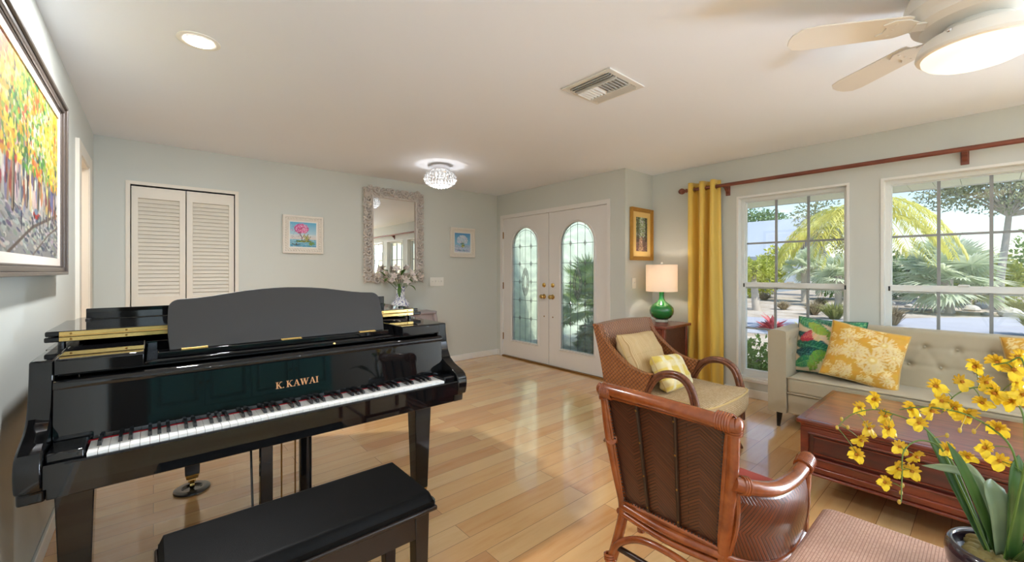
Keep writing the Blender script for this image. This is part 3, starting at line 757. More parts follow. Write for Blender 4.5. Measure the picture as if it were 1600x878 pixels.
def framed(name, label, cat, axis, plane, a0, a1, z0, z1, fw, mat, depth, canvas, linerw=0, liner=None, orn=None, steps=True):
    """axis 'y': faces -y at y=plane; axis 'x': faces +x at x=plane"""
    sgn = -1 if axis == 'y' else 1
    ac, zc = (a0+a1)/2, (z0+z1)/2
    loc = (ac, plane, zc) if axis == 'y' else (plane, ac, zc)
    r = thing(name, label, cat, loc)
    D = lambda d: plane + sgn*d
    pl = sorted
    def ring(i0, i1, d0, d1):
        x0, x1 = sorted((D(d0), D(d1)))
        return M().holed(rect(a0+i0, a1-i0, z0+i0, z1-i0), [rect(a0+i1, a1-i1, z0+i1, z1-i1)], axis, x0, x1)
    f = ring(0, fw*.35, .002, depth); f.add(ring(fw*.35, fw*.8, .002, depth*.8)); f.add(ring(fw*.8, fw, .002, depth*.6))
    fo = obj('frame', f, mat, r, bev=.003, smooth=False)
    if orn: obj('frame_ornament', orn(a0, a1, z0, z1, fw, D, depth), mat, fo)
    ins = fw
    if linerw:
        obj('liner', ring(fw, fw+linerw, .004, depth*.5), liner, r, smooth=False); ins = fw+linerw
    def fn(u, v):
        a = a0+ins+(a1-a0-2*ins)*u
        if axis == 'x': a = a1-ins-(a1-a0-2*ins)*(u)      # u runs left to right as seen
        z = z0+ins+(z1-z0-2*ins)*v
        return (a, D(depth*.4), z) if axis == 'y' else (D(depth*.4), a, z)
    cm = M().grid(fn, canvas.w, canvas.h, colf=lambda u, v: canvas.at(u, v))
    x0, x1 = sorted((D(.003), D(depth*.38)))
    if axis == 'y': cm.box(a0+ins, a1-ins, x0, x1, z0+ins, z1-ins)
    else: cm.box(x0, x1, a0+ins, a1-ins, z0+ins, z1-ins)
    obj('canvas', cm, K['paint'], r, smooth=False, recalc=True)
    return r

# big autumn street scene on the left wall (left-to-right as seen = decreasing y? the far end is at the right)
p = Paint(230, 190, (176,168,150)); p.vgrad((214,206,190), (236,206,120), .45, 1); p.vgrad((150,150,146), (196,190,178), 0, .45)
for i in range(60):      # house fronts
    x_ = rng.rand(); w_ = .02+.04*rng.rand(); y_ = .28+.22*rng.rand()
    c = [(214,180,140),(188,98,60),(206,196,180),(120,130,150),(226,206,120),(160,120,92),(104,90,84)][rng.randint(7)]
    p.dab(x_, y_+.05, w_*.5, .08+.06*rng.rand(), PI/2*0, p.jit(c), .85)
for i in range(120): p.dab(rng.rand(), .3+.2*rng.rand(), .006+.006*rng.rand(), .02+.02*rng.rand(), 0, p.jit([(60,60,74),(226,220,206),(150,56,40),(70,90,110)][rng.randint(4)]), .9)
for i in range(420):     # road
    y_ = .26*rng.rand()**.8; p.dab(rng.rand(), y_, .012+.02*rng.rand(), .004+.007*rng.rand(), .5*(rng.rand()-.5)-.2, p.jit([(150,152,150),(186,184,176),(116,120,126),(206,202,190),(90,96,110)][rng.randint(5)], 12), .9)
p.line([(.25,0),(.55,.16),(.98,.30)], .008, (104,88,78)); p.line([(.55,0),(.8,.14),(1,.22)], .005, (120,104,92))
for x_, b, w_ in ((.08,.24,.014),(.3,.22,.016),(.47,.26,.010),(.62,.24,.012),(.8,.2,.010),(.93,.22,.009)):
    p.line([(x_,b),(x_+.012,.5),(x_-.01,.75),(x_+.02,.95)], w_, (66,54,46)); p.line([(x_-.006,b),(x_+.006,.5)], w_*.35, (170,150,120))
    p.line([(x_+.01,.52),(x_+.07,.72),(x_+.1,.9)], w_*.5, (60,50,40))
cols = {'o': [(222,140,30),(208,110,34),(236,170,50),(190,80,30)], 'g': [(84,136,50),(58,112,50),(120,160,62),(150,176,70)], 'y': [(238,204,64),(226,180,44),(244,220,110),(206,170,50)]}
for i in range(1500):
    x_ = rng.rand(); y_ = 1-.54*rng.rand()**1.1
    f_ = x_ + .10*sin(y_*11) + .12*(rng.rand()-.5)
    k = 'o' if f_ < .18 else 'y' if f_ < .34 else 'g' if f_ < .50 else 'o' if f_ < .60 else 'g' if f_ < .78 else 'y'
    if rng.rand() < .15: k = 'ogy'[rng.randint(3)]
    if .66 < f_ < .74 and y_ > .55 and rng.rand() < .5: p.dab(x_, y_, .012, .010, 0, p.jit((206,206,180)), .7); continue
    p.dab(x_, y_, .009+.014*rng.rand(), .006+.009*rng.rand(), rng.rand()*3, p.jit(cols[k][rng.randint(4)], 20), .9)
for x_, y_ in ((.55,.2),(.66,.19),(.72,.22),(.87,.25),(.9,.22),(.96,.26),(.4,.17),(.78,.26)):   # passers-by and a red car
    c = [(170,40,36),(50,60,96),(230,226,216),(70,60,60),(196,120,60)][rng.randint(5)]
    p.dab(x_, y_+.03, .008, .028, 0, c); p.dab(x_, y_-.01, .006, .03, 0, (50,50,70)); p.dab(x_, y_+.066, .005, .007, 0, (210,160,130))
p.dab(.60,.235,.045,.018,0,(176,44,36)); p.dab(.60,.255,.026,.014,0,(120,140,160)); p.dab(.575,.222,.009,.012,0,(40,40,44)); p.dab(.63,.222,.009,.012,0,(40,40,44))
p.a = p.a[:, ::-1]*.6
framed('street_painting', 'large colourful street painting with autumn trees in a dark bronze frame on the left wall', 'painting', 'x', XL, 1.72, 3.127, 1.262, 2.122, .045, K['bronze'], .05, p, .035, K['liner'])

def beads(a0, a1, z0, z1, fw, D, depth):
    m = M()
    per = [('h', z0+fw*.55), ('h', z1-fw*.55), ('v', a0+fw*.55), ('v', a1-fw*.55)]
    for k, q in per:
        lo, hi = (a0, a1) if k == 'h' else (z0, z1); n = int((hi-lo-fw)/.026)
        for i in range(n+1):
            s_ = lo+fw*.5+(hi-lo-fw)*i/n; p_ = (s_, D(depth*.8), q) if k == 'h' else (q, D(depth*.8), s_)
            m.ell(p_, (.010, .007, .010), 8, 5)
            m.ell((p_[0]+(.013 if k == 'h' else .014), D(depth*.85), p_[2]+(.013 if k == 'v' else .014)), (.006,.005,.006), 6, 4)
    return m
p = Paint(110, 104, (120,190,220)); p.vgrad((206,226,228), (96,178,214), .3, 1); p.vgrad((226,214,204), (214,222,226), .3, .5); p.vgrad((80,150,186), (150,202,216), 0, .28)
for i in range(500): p.dab(rng.rand(), .3*rng.rand(), .03+.03*rng.rand(), .004, .1*(rng.rand()-.5), p.jit([(84,156,190),(120,190,206),(190,220,224),(60,124,160)][rng.randint(4)]), .7)
p.line([(.45,.24),(.46,.36),(.40,.5),(.36,.58)], .012, (70,44,50)); p.line([(.46,.34),(.54,.5),(.58,.56)], .009, (80,50,60)); p.line([(.44,.4),(.36,.5)], .006, (80,50,60))
for i in range(700):
    a_ = rng.rand()*6.28; r_ = rng.rand()**.6; x_, y_ = .38+.27*r_*cos(a_)+.06*r_, .74+.2*r_*sin(a_)
    p.dab(x_, y_, .012+.012*rng.rand(), .008+.008*rng.rand(), rng.rand()*3, p.jit([(236,150,196),(214,70,140),(250,206,226),(186,40,110),(230,110,170)][rng.randint(5)] if r_ > .35 or rng.rand() < .5 else (190,34,100)), .95)
for i in range(80): p.dab(.05+.4*rng.rand(), .3+.6*rng.rand(), .009, .009, 0, p.jit([(196,80,140),(80,50,80),(236,180,206)][rng.randint(3)]), .9)
for i in range(120): p.dab(.25+.55*rng.rand(), .20+.05*rng.rand(), .03, .010, .2*(rng.rand()-.5), p.jit([(90,126,40),(60,96,40),(150,160,60),(120,110,50)][rng.randint(4)]), .9)
for i in range(60): p.dab(.62+.1*rng.randn()*.6, .36+.06*rng.randn(), .02, .018, rng.rand()*3, p.jit([(150,136,70),(96,84,50),(186,170,96)][rng.randint(3)]), .9)
for i in range(40): p.dab(.82+.09*rng.randn()*.7, .14+.03*rng.randn(), .03, .012, 0, p.jit((110,150,60)), .9)
p.line([(.08,.12),(.2,.06),(.38,.1)], .014, (70,84,92)); p.dab(.24,.11,.02,.03,0,(90,90,70))
framed('blossom_picture', 'square picture of a pink blossom tree in an ivory beaded frame, left of the mirror', 'picture', 'y', YB, 1.044, 1.454, 1.474, 1.888, .062, K['ivoryframe'], .032, p, .010, K['trim'], beads)
p = Paint(90, 96, (96,160,206)); p.vgrad((140,196,222), (84,146,196), .4, 1); p.vgrad((196,200,220), (150,190,214), 0, .4)
for i in range(500):
    a_ = rng.rand()*6.28; r_ = rng.rand()**.6; x_, y_ = .5+.34*r_*cos(a_), .62+.27*r_*sin(a_)
    if y_ > .45: p.dab(x_, y_, .024+.014*rng.rand(), .018, rng.rand()*3, p.jit([(214,222,232),(196,206,226),(226,220,232),(186,206,214)][rng.randint(4)], 10), .8)
for i in range(260): p.dab(rng.rand(), .36*rng.rand(), .04, .010, .1*(rng.rand()-.5), p.jit([(206,196,222),(170,200,214),(96,150,176),(226,222,230)][rng.randint(4)]), .7)
p.dab(.5,.44,.12,.05,0,(96,140,150)); p.line([(.5,.3),(.51,.45),(.44,.56)], .010, (90,110,60)); p.line([(.51,.42),(.6,.56)], .008, (100,120,70))
for i in range(60): p.dab(.52+.08*rng.randn()*.7, .33+.05*rng.randn(), .018, .016, rng.rand()*3, p.jit([(206,196,60),(90,110,50),(170,180,80)][rng.randint(3)]), .95)
for i in range(40): p.dab(.15+.7*rng.rand(), .06+.06*rng.rand(), .03, .007, 0, p.jit((70,120,150)), .8)
framed('moon_tree_picture', 'small blue picture of a pale round tree in an ivory frame, right of the mirror', 'picture', 'y', YB, 3.145, 3.562, 1.478, 1.896, .062, K['ivoryframe'], .034, p, .012, K['trim'], beads)
p = Paint(64, 124, (96,84,70)); p.vgrad((120,84,80), (110,110,90), 0, .45); p.vgrad((150,160,130), (90,110,70), .45, 1)
for i in range(700):
    x_, y_ = rng.rand(), .36+.64*rng.rand(); e = abs(x_-.5)*2
    c = [(60,84,40),(84,110,52),(50,64,44),(120,140,76)][rng.randint(4)] if rng.rand() < .25+.6*e else [(196,206,190),(176,180,190),(160,170,120)][rng.randint(3)]
    p.dab(x_, y_, .03+.03*rng.rand(), .02, rng.rand()*3, p.jit(c, 14), .8)
for i in range(400):
    x_, y_ = rng.rand(), .42*rng.rand(); c = [(120,80,76),(96,70,66),(150,110,100),(80,72,50)][rng.randint(4)]
    if abs(x_-.45) < .22*(1-y_*1.6): c = [(206,170,140),(190,150,120)][rng.randint(2)]
    p.dab(x_, y_, .05, .016, .2, p.jit(c, 12), .8)
for x_ in (.12,.24,.86,.93): p.line([(x_,.3),(x_+.02,.7),(x_-.02,1)], .03, (66,54,44))
p.dab(.5,.27,.05,.05,0,(226,190,170)); p.dab(.52,.33,.03,.03,0,(150,90,70))
framed('woodland_painting', 'small woodland path painting in a wide gold frame above the green lamp', 'painting', 'y', YJ, 4.085, 4.535, 1.405, 2.01, .045, K['goldframe'], .04, p, .06, K['goldmat'])

# ------------------------------------------------------------------ carved mirror
mx0, mx1, mz0, mz1 = 1.905, 2.725, 1.13, 2.315
r = thing('carved_mirror', 'tall wall mirror in a whitewashed carved scroll frame above the console table', 'mirror', ((mx0+mx1)/2, YB, (mz0+mz1)/2))
iw = .128
fm = M().holed(rect(mx0+.02, mx1-.02, mz0+.02, mz1-.02), [rect(mx0+iw, mx1-iw, mz0+iw, mz1-iw)], 'y', YB-.024, YB-.002)
fm.holed(rect(mx0+iw-.022, mx1-iw+.022, mz0+iw-.022, mz1-iw+.022), [rect(mx0+iw, mx1-iw, mz0+iw, mz1-iw)], 'y', YB-.042, YB-.022)
def scroll(m, cx, cz, R, a, s, y, turns=1.15):
    pts, rad = [], []
    for i in range(18):
        t_ = i/17; rr_ = R*(1-.80*t_); th = a + s*turns*2*PI*t_
        pts.append((cx+rr_*cos(th), y-.012*t_-.006*sin(PI*t_), cz+rr_*sin(th))); rad.append(.0085+.006*sin(PI*min(1, t_*1.3))*(1-t_*.5))
    m.tube(pts, rad, 6); m.ell(pts[-1], (.011,.011,.011), 7, 5)
def leafl(m, cx, cz, l, w_, a, y):
    R = Matrix.Rotation(-a, 3, 'Y'); m.ell((cx, y, cz), (l, .011, w_), 8, 5, R)
    for d in (-.5, .5): m.ell((cx+w_*d*-sin(a)*1.1+l*.25*cos(a), y-.004, cz+w_*d*cos(a)*1.1+l*.25*sin(a)), (l*.6, .009, w_*.36), 6, 4, Matrix.Rotation(-a-d*.5, 3, 'Y'))
def runs():
    wv = iw-.02
    n = 11
    for i in range(n):
        z = mz0+.06+(mz1-mz0-.12)*i/(n-1)
        yield mx0+wv/2+.006, z, PI/2, i; yield mx1-wv/2-.006, z, PI/2, i+1
    n = 6
    for i in range(n):
        x_ = mx0+.17+(mx1-mx0-.34)*i/(n-1)
        yield x_, mz0+wv/2+.006, 0, i; yield x_, mz1-wv/2-.006, 0, i+1
for x_, z_, a, i in runs():
    s_ = 1 if i % 2 else -1; ox, oz = (.012*s_, 0) if a else (0, .012*s_)
    scroll(fm, x_+ox, z_+oz, .046, a+s_*.6, s_, YB-.034)
    dx, dz = (0, 1) if a else (1, 0)
    leafl(fm, x_-ox*2.4+dx*.05, z_-oz*2.4+dz*.05, .036, .016, a+s_*.7, YB-.036)
    leafl(fm, x_-ox*2.8-dx*.02, z_-oz*2.8-dz*.02, .032, .014, a-s_*.9, YB-.034)
    leafl(fm, x_+ox*3.2+dx*.03, z_+oz*3.2+dz*.03, .026, .012, a+PI/2*s_, YB-.03)
    fm.ell((x_-ox*3.4, YB-.03, z_-oz*3.4), (.017,.014,.017), 7, 5)
    scroll(fm, x_-ox*2.2+dx*.052, z_-oz*2.2+dz*.052, .026, a-s_*1.2, -s_, YB-.034)
    for q_ in (-.045, .015, .045): leafl(fm, x_-ox*1.2*(1 if q_ > 0 else -2.6)+dx*q_, z_-oz*1.2*(1 if q_ > 0 else -2.6)+dz*q_, .024, .010, a+s_*(1.1+q_*8), YB-.040)
obj('carved_frame', fm, K['washed'], r, sharp=60)
obj('mirror_glass', M().box(mx0+iw-.004, mx1-iw+.004, YB-.024, YB-.018, mz0+iw-.004, mz1-iw+.004), K['mirror'], r, smooth=False)

# ------------------------------------------------------------------ switches
def plate(name, label, xc, zc, y, n, w_):
    r = thing(name, label, 'light switch', (xc, y, zc))
    obj('plate', M().prism(rrect(xc-w_/2, xc+w_/2, zc-.06, zc+.06, .008), 'y', y-.007, y), K['plastic'], r, bev=.002)
    for i in range(n):
        xx = xc+(i-(n-1)/2)*.046
        obj('toggle', M().box(xx-.016, xx+.016, y-.0085, y-.0065, zc-.033, zc+.033).prism([(y-.008,zc-.008),(y-.020,zc+.010),(y-.016,zc+.016),(y-.008,zc+.012)], 'x', xx-.005, xx+.005), K['plastic'], r, bev=.0012)
plate('light_switch_plate', 'wide white four gang switch plate on the back wall right of the mirror', 2.938, 1.135, YB, 4, .215)
plate('light_switch_plate', 'single white switch plate under the gold framed painting', 4.168, 1.14, YJ, 1, .075)
# ------------------------------------------------------------------ ceiling fittings
r = thing('recessed_light', 'round white recessed ceiling light above the piano', 'ceiling light', (.173, 2.606, H))
obj('trim_ring', M().lathe([(.060,H+.0),(.066,H-.004),(.082,H-.006),(.090,H-.003),(.090,H-.0)], (.173,2.606,0), 40), K['plastic'], r)
K['lampglow'] = emit('warm_lamp_face', (1,.93,.83,1), 9.0)
tm = M()
n = 40; b = 0
bp = M().lathe([(.084,H-.0045),(.070,H-.006),(.060,H-.0062)], (.173,2.606,0), 40)
obj('lamp_face', M().lathe([(.001,H-.0075),(.050,H-.0075),(.060,H-.0064),(.060,H-.005),(.001,H-.005)], (.173,2.606,0), 40), K['lampglow'], r)

r = thing('ceiling_vent', 'square white louvered air vent in the ceiling', 'vent', (2.138, 1.593, H))
vx0, vx1, vy0, vy1 = 1.957, 2.319, 1.411, 1.777
K['ventwhite'] = simple('vent_enamel', rgb(228,226,220), .4, .01)
K['ventdark'] = simple('vent_dark_duct', rgb(158,155,150), .8, .05)
obj('frame', M().holed(rect(vx0, vx1, vy0, vy1), [rect(vx0+.034, vx1-.034, vy0+.034, vy1-.034)], 'z', H-.008, H-.0005), K['ventwhite'], r, bev=.002, smooth=False)
obj('duct', M().box(vx0+.03, vx1-.03, vy0+.03, vy1-.03, H-.0025, H-.0008), K['ventdark'], r, smooth=False)
ix0, ix1, iy0, iy1 = vx0+.036, vx1-.036, vy0+.036, vy1-.036
def slat(p, q, n_, w_=.020):
    # a blade from p to q leaning towards n_
    m = M(); d = Vector((q[0]-p[0], q[1]-p[1], 0)).normalized(); nn = Vector((n_[0], n_[1], 0))
    lo = [Vector((p[0],p[1],H-.003)), Vector((q[0],q[1],H-.003))]; up = [v+nn*w_+Vector((0,0,-.015)) for v in lo]
    t_ = Vector((0,0,-.0016))
    return m.hexa([lo[0], lo[1], up[1], up[0]], [lo[0]+t_, lo[1]+t_, up[1]+t_, up[0]+t_])
for k in range(3):      # along y on both sides, across in the middle
    obj('blade', slat((ix0+.012+k*.024, iy0), (ix0+.012+k*.024, iy1), (-.8,0), .016), K['ventwhite'], r, smooth=False)
    obj('blade', slat((ix1-.012-k*.024, iy0), (ix1-.012-k*.024, iy1), (.8,0), .016), K['ventwhite'], r, smooth=False)
for s_ in (ix0+.078, ix1-.078): obj('divider', M().box(s_-.003, s_+.003, iy0, iy1, H-.018, H-.003), K['ventwhite'], r, smooth=False)
for k in range(12):
    y_ = iy0+.014+k*.0245; obj('blade', slat((ix0+.082, y_), (ix1-.082, y_), (0, -.7 if k < 6 else .7), .016), K['ventwhite'], r, smooth=False)

# crystal flush-mount light
cx, cy = 2.37, 3.93
r = thing('crystal_ceiling_light', 'round chrome flush ceiling light dripping with crystal beads near the entry', 'ceiling light', (cx, cy, H))
obj('chrome_drum', M().lathe([(.02,H-.0005),(.102,H-.0005),(.105,H-.012),(.105,H-.058),(.098,H-.064),(.02,H-.064)], (cx,cy,0), 36), K['chrome'], r)
fr = M()
for rr_, z_ in ((.105,H-.075),(.155,H-.105),(.172,H-.15),(.158,H-.195),(.12,H-.225),(.07,H-.24)):
    fr.tube([(cx+rr_*cos(2*PI*i/32), cy+rr_*sin(2*PI*i/32), z_) for i in range(32)], .0022, 5, closed=True)
for k in range(12):
    a = 2*PI*k/12; fr.tube([(cx+q*cos(a), cy+q*sin(a), z_) for q, z_ in ((.09,H-.06),(.12,H-.082),(.155,H-.105),(.172,H-.15),(.158,H-.195),(.12,H-.225),(.07,H-.24))], .0018, 5)
obj('wire_cage', fr, K['chrome'], r)
cr = M()
for rr_, z_, n, s_ in ((.112,H-.082,20,.011),(.148,H-.105,26,.014),(.168,H-.132,28,.015),(.172,H-.160,28,.015),(.160,H-.188,26,.015),(.128,H-.214,22,.014),(.085,H-.232,15,.013),(.04,H-.24,7,.012)):
    for i in range(n):
        a = 2*PI*(i+.5*(int(z_*1000) % 2))/n
        q = M().ell((0,0,0), (s_, s_*.62, s_*1.15), 6, 4); cr.add(q, Matrix.Translation((cx+rr_*cos(a), cy+rr_*sin(a), z_)) @ Matrix.Rotation(a+PI/2, 4, 'Z'))
obj('crystal_beads', cr, K['crystal'], r, smooth=False)
K['bulb'] = emit('warm_bulb', (1,.95,.88,1), .35)
bb_ = M()
for k in range(3): bb_.lathe([(.004,H-.065),(.010,H-.07),(.014,H-.09),(.010,H-.11),(.002,H-.118)], (cx+.055*cos(k*2.1), cy+.055*sin(k*2.1), 0), 12)
obj('bulbs', bb_, K['bulb'], r)

# ceiling fan with light
fx, fy = 2.43, .03
r = thing('ceiling_fan', 'white hugger ceiling fan with a round frosted light bowl', 'ceiling fan', (fx, fy, H))
obj('motor_housing', M().lathe([(.02,H-.0005),(.165,H-.0005),(.19,H-.02),(.212,H-.075),(.214,H-.115),(.200,H-.135),(.195,H-.142),(.190,H-.165),(.165,H-.185),(.10,H-.192),(.02,H-.192)], (fx,fy,0), 56), K['fanwhite'], r, sharp=30)
obj('switch_cup', M().lathe([(.02,H-.191),(.095,H-.191),(.10,H-.20),(.10,H-.222),(.02,H-.222)], (fx,fy,0), 40), K['fanwhite'], r)
obj('light_ring', M().lathe([(.05,H-.218),(.125,H-.222),(.156,H-.236),(.172,H-.262),(.178,H-.285),(.174,H-.295),(.163,H-.298),(.05,H-.29)], (fx,fy,0), 56), K['fanwhite'], r, sharp=30)
K['bowl'] = emit('frosted_bowl_lit', (1,.84,.64,1), BOWL)
obj('glass_bowl', M().lathe([(.01,H-.296),(.161,H-.298),(.159,H-.308),(.146,H-.322),(.12,H-.335),(.07,H-.344),(.01,H-.347)], (fx,fy,0), 56), K['bowl'], r, sharp=80)
for k in range(3):
    a = .6+k*2.094; obj('thumb_screw', M().lathe([(.002,0),(.008,.001),(.008,.007),(.004,.010),(.002,.010)], (0,0,0), 10, 'x').xf(Matrix.Translation((fx+.156*cos(a), fy+.156*sin(a), H-.242)) @ Matrix.Rotation(a, 4, 'Z')), K['chrome'], r)
for k in range(5):
    a = math.radians(54.5+72*k-2)
    T = Matrix.Translation((fx, fy, H-.158)) @ Matrix.Rotation(a, 4, 'Z')
    Tb = T @ Matrix.Translation((.19,0,-.012)) @ Matrix.Rotation(math.radians(12), 4, 'X')
    ol = [(.04,-.05),(.06,-.058),(.38,-.068),(.428,-.060),(.455,-.030),(.46,0),(.455,.030),(.428,.060),(.38,.068),(.06,.058),(.04,.05)]
    bl = obj('blade', M().prism(ol, 'z', -.003, .003).xf(Tb), K['fanwhite'], r, bev=.0015, smooth=False)
    ir = M()
    ir.prism([(.0,-.020),(.05,-.045),(.10,-.050),(.135,-.030),(.115,-.012),(.115,.012),(.135,.030),(.10,.050),(.05,.045),(.0,.020)], 'z', -.0085, -.003)
    ir.prism([(-.09,-.022),(.02,-.022),(.02,.022),(-.09,.022)], 'z', -.012, -.004)
    for q in (-.03, 0, .03): ir.lathe([(.0015,-.011),(.005,-.0105),(.005,-.008),(.0015,-.008)], (.09,q,0), 8)
    obj('blade_iron', ir.xf(Tb), K['fanwhite'], bl, bev=.002)

# ------------------------------------------------------------------ curtain rod, curtain
rx = XW-.095; rz = 2.172
r = thing('curtain_rod', 'long reddish wooden curtain rod on brackets above the windows', 'curtain rod', (rx, .12, rz))
obj('pole', M().tube([(rx, 2.20, rz), (rx, -1.98, rz)], .0185, 16), K['rod'], r)
for y_, s_ in ((2.20, 1), (-1.98, -1)):
    f = M().lathe([(.018,0),(.022,.004),(.022,.010),(.014,.014),(.013,.022),(.024,.032),(.033,.050),(.034,.062),(.028,.078),(.016,.092),(.006,.098),(.001,.099)], (0,0,0), 18, 'y')
    obj('finial', f.xf(Matrix.Translation((rx, y_, rz)) @ Matrix.Scale(s_, 4, (0,1,0))), K['rod'], r)
for y_ in (1.80, .12, -1.55):
    b_ = M().prism([(rx-.022,rz-.020),(rx+.022,rz-.024),(XW-.001,rz-.085),(XW-.001,rz-.015),(XW-.001,rz+.02),(rx+.03,rz+.0),(rx+.021,rz-.012)], 'y', y_-.016, y_+.016)
    b_.box(XW-.012, XW-.0005, y_-.022, y_+.022, rz-.10, rz+.035)
    obj('bracket', b_, K['rod'], r, bev=.002)
def curtain(y0, y1, label, seed):
    r = thing('curtain', label, 'curtain', (rx, (y0+y1)/2, .02), 'yellow grommet curtains')
    nf = 3.0; z0, z1 = .035, 2.243
    def fn(u, v):
        s_ = y1 + (y0-y1)*u; tz = v
        sp_ = 1 + .10*(1-tz)**1.5
        yy = (y0+y1)/2 + (s_-(y0+y1)/2)*sp_ + .006*sin(7*u+seed+5*(1-tz))
        ph = 2*PI*nf*u + PI/2 + .25*sin(3*(1-tz)+seed)*(1-tz)
        amp = .057*(.92+.14*(1-tz))
        return (rx + amp*sin(ph) + .004*sin(23*tz+u*9)*(1-tz), yy + .012*sin(2*ph)*.6, z0+(z1-z0)*tz)
    obj('panel', M().grid(fn, 132, 40), K['curtain'], r, sharp=180, solid=.0025, recalc=False)
    g = M()
    for k in range(6):
        u = (k+.5)/6*1.0; p_ = Vector(fn(u, (rz-z0)/(z1-z0))); q = Vector(fn(u+.01, (rz-z0)/(z1-z0)))
        t_ = (q-p_).normalized(); n_ = t_.cross(Vector((0,0,1))).normalized(); p_.x = rx
        g.tube([p_ + t_*(.027*cos(2*PI*i/20)) + Vector((0,0,.027*sin(2*PI*i/20))) for i in range(20)], .0045, 6, closed=True)
    obj('grommets', g, K['brass'], r)
curtain(1.852, 2.200, 'long yellow satin grommet curtain hanging between the lamp and the first window', .3)
curtain(-1.95, -1.60, 'long yellow satin grommet curtain at the far end of the rod past the sofa', 1.7)
# ------------------------------------------------------------------ console table, vase, lilies
r = thing('console_table', 'narrow grey mauve console table with rounded corners under the carved mirror, behind the piano', 'console table', (2.31, 4.78, 0))
c0, c1, cy0, cy1, cz = 1.85, 2.775, 4.60, 4.945, .765
def topo(e, rr=.12):
    a = [(c0-e, cy1+0), ] + [(c0-e+rr+rr*cos(t_), cy0-e+rr+rr*sin(t_)) for t_ in [PI+PI/2*i/8 for i in range(9)]] + [(c1+e-rr+rr*cos(t_), cy0-e+rr+rr*sin(t_)) for t_ in [1.5*PI+PI/2*i/8 for i in range(9)]] + [(c1+e, cy1)]
    return a
obj('tabletop', M().prism(topo(0), 'z', cz-.022, cz), K['mauve'], r, bev=.006, sharp=30)
obj('apron', M().prism(topo(-.03, .10), 'z', cz-.125, cz-.023), K['mauve'], r, bev=.003, sharp=30)
for xc, yc, dx, dy in ((c0+.065, cy0+.065, -1, -1), (c1-.065, cy0+.065, 1, -1), (c0+.055, cy1-.05, -.6, 0), (c1-.055, cy1-.05, .6, 0)):
    pts = spline([(xc+dx*.006,yc+dy*.006,cz-.03),(xc+dx*.022,yc+dy*.022,cz-.13),(xc+dx*.012,yc+dy*.012,cz-.3),(xc-dx*.004,yc-dy*.004,cz-.5),(xc+dx*.004,yc+dy*.004,.09),(xc+dx*.022,yc+dy*.022,.012)], 5)
    n = len(pts); rad = [.030-.016*min(1, i/(n-1)*1.4)+(.010 if i > n-4 else 0) for i in range(n)]
    obj('leg', M().tube(pts, rad, 10), K['mauve'], r, sharp=60)
t = NT('blue_white_porcelain'); vo = t.new('ShaderNodeTexVoronoi'); vo.inputs['Scale'].default_value = 62; t.link(t.obj(), vo.inputs['Vector'])
n1 = t.noise(t.obj(), 38, 2); s1 = t.math('ADD', t.math('MULTIPLY', vo.outputs['Distance'], .9), t.math('MULTIPLY', n1, .5))
t.color(t.ramp(s1, [(.50, rgb(34,50,140)), (.58, rgb(70,90,176)), (.64, rgb(236,240,246)), (1, rgb(240,243,248))])).set(rough=.1, coat=.6, coatr=.04); K['china'] = t.m
vx, vy = 2.30, 4.755
vz = cz
v_ = obj('flower_vase', M().lathe([(.054,vz),(.062,vz+.004),(.068,vz+.02),(.096,vz+.06),(.112,vz+.095),(.110,vz+.118),(.090,vz+.15),(.063,vz+.172),(.054,vz+.20),(.052,vz+.25),(.054,vz+.29),(.062,vz+.312),(.068,vz+.322),(.064,vz+.324),(.054,vz+.312),(.047,vz+.29),(.046,vz+.24),(.02,vz+.235)], (vx,vy,0), 36), K['china'], None, sharp=70)
tag(v_, 'blue and white porcelain vase holding lilies on the console table', 'vase')
r = thing('lily_bouquet', 'loose bouquet of white lilies with green leaves in the blue and white vase', 'flowers', (vx, vy, vz+.25))
K['lily'] = leafmat('lily_petal', rgb(246,240,234), rgb(240,226,222), .25, .5, 20)
K['lilyleaf'] = leafmat('lily_leaf', rgb(64,104,40), rgb(104,146,60), .25, .35, 8)
K['stemg'] = simple('green_stem', rgb(92,120,52), .45, .1)
K['stamen'] = simple('orange_stamen', rgb(196,120,50), .7, .1)
def petal_mesh(l, w_, curl, cup=.35, nu=4, nv=8, notch=0):
    def fn(u, v):
        s_ = (u-.5)*2; wd = w_*(sin(PI*min(1, v*.94+.06))**.8)*.5
        x_ = s_*wd; th = curl*v*v
        z_ = l*v*cos(th*.6); y_ = l*v*sin(th*.6)*1.0 + cup*abs(s_)**2*wd*-1
        return (x_, -y_, z_)
    return M().grid(fn, nu, nv)
def lily_flower(openness):
    fl_ = M()
    for k in range(6):
        p_ = petal_mesh(.078, .050 if k % 2 else .040, .25+openness*1.6)
        fl_.add(p_, Matrix.Rotation(k*PI/3, 4, 'Z') @ Matrix.Rotation(math.radians(9+openness*40), 4, 'X'))
    return fl_
lm_ = [lily_flower(o_).mesh('lily_bloom', smooth=True, sharp=180, recalc=False) for o_ in (.0, .18, .45)]
for me in lm_: me.materials.append(K['lily'])
st_me = None
heads = [(-.02,-.05,1.185,-.1,-.9),(-.10,-.06,1.20,-.5,-.8),(.02,-.09,1.15,.1,-1),(-.17,-.03,1.24,-.8,-.5),(-.23,.0,1.27,-.9,-.2),(.10,-.05,1.24,.4,-.7),(.06,-.01,1.29,.2,-.4),(.19,-.03,1.24,.8,-.6),(-.06,.0,1.29,-.1,-.5),(.24,-.02,1.20,.9,-.5),(-.12,-.04,1.155,-.5,-.9),(.13,-.06,1.17,.5,-.8),(-.26,-.02,1.21,-1,-.4),(.22,.02,1.30,.6,-.2)]
stm = M()
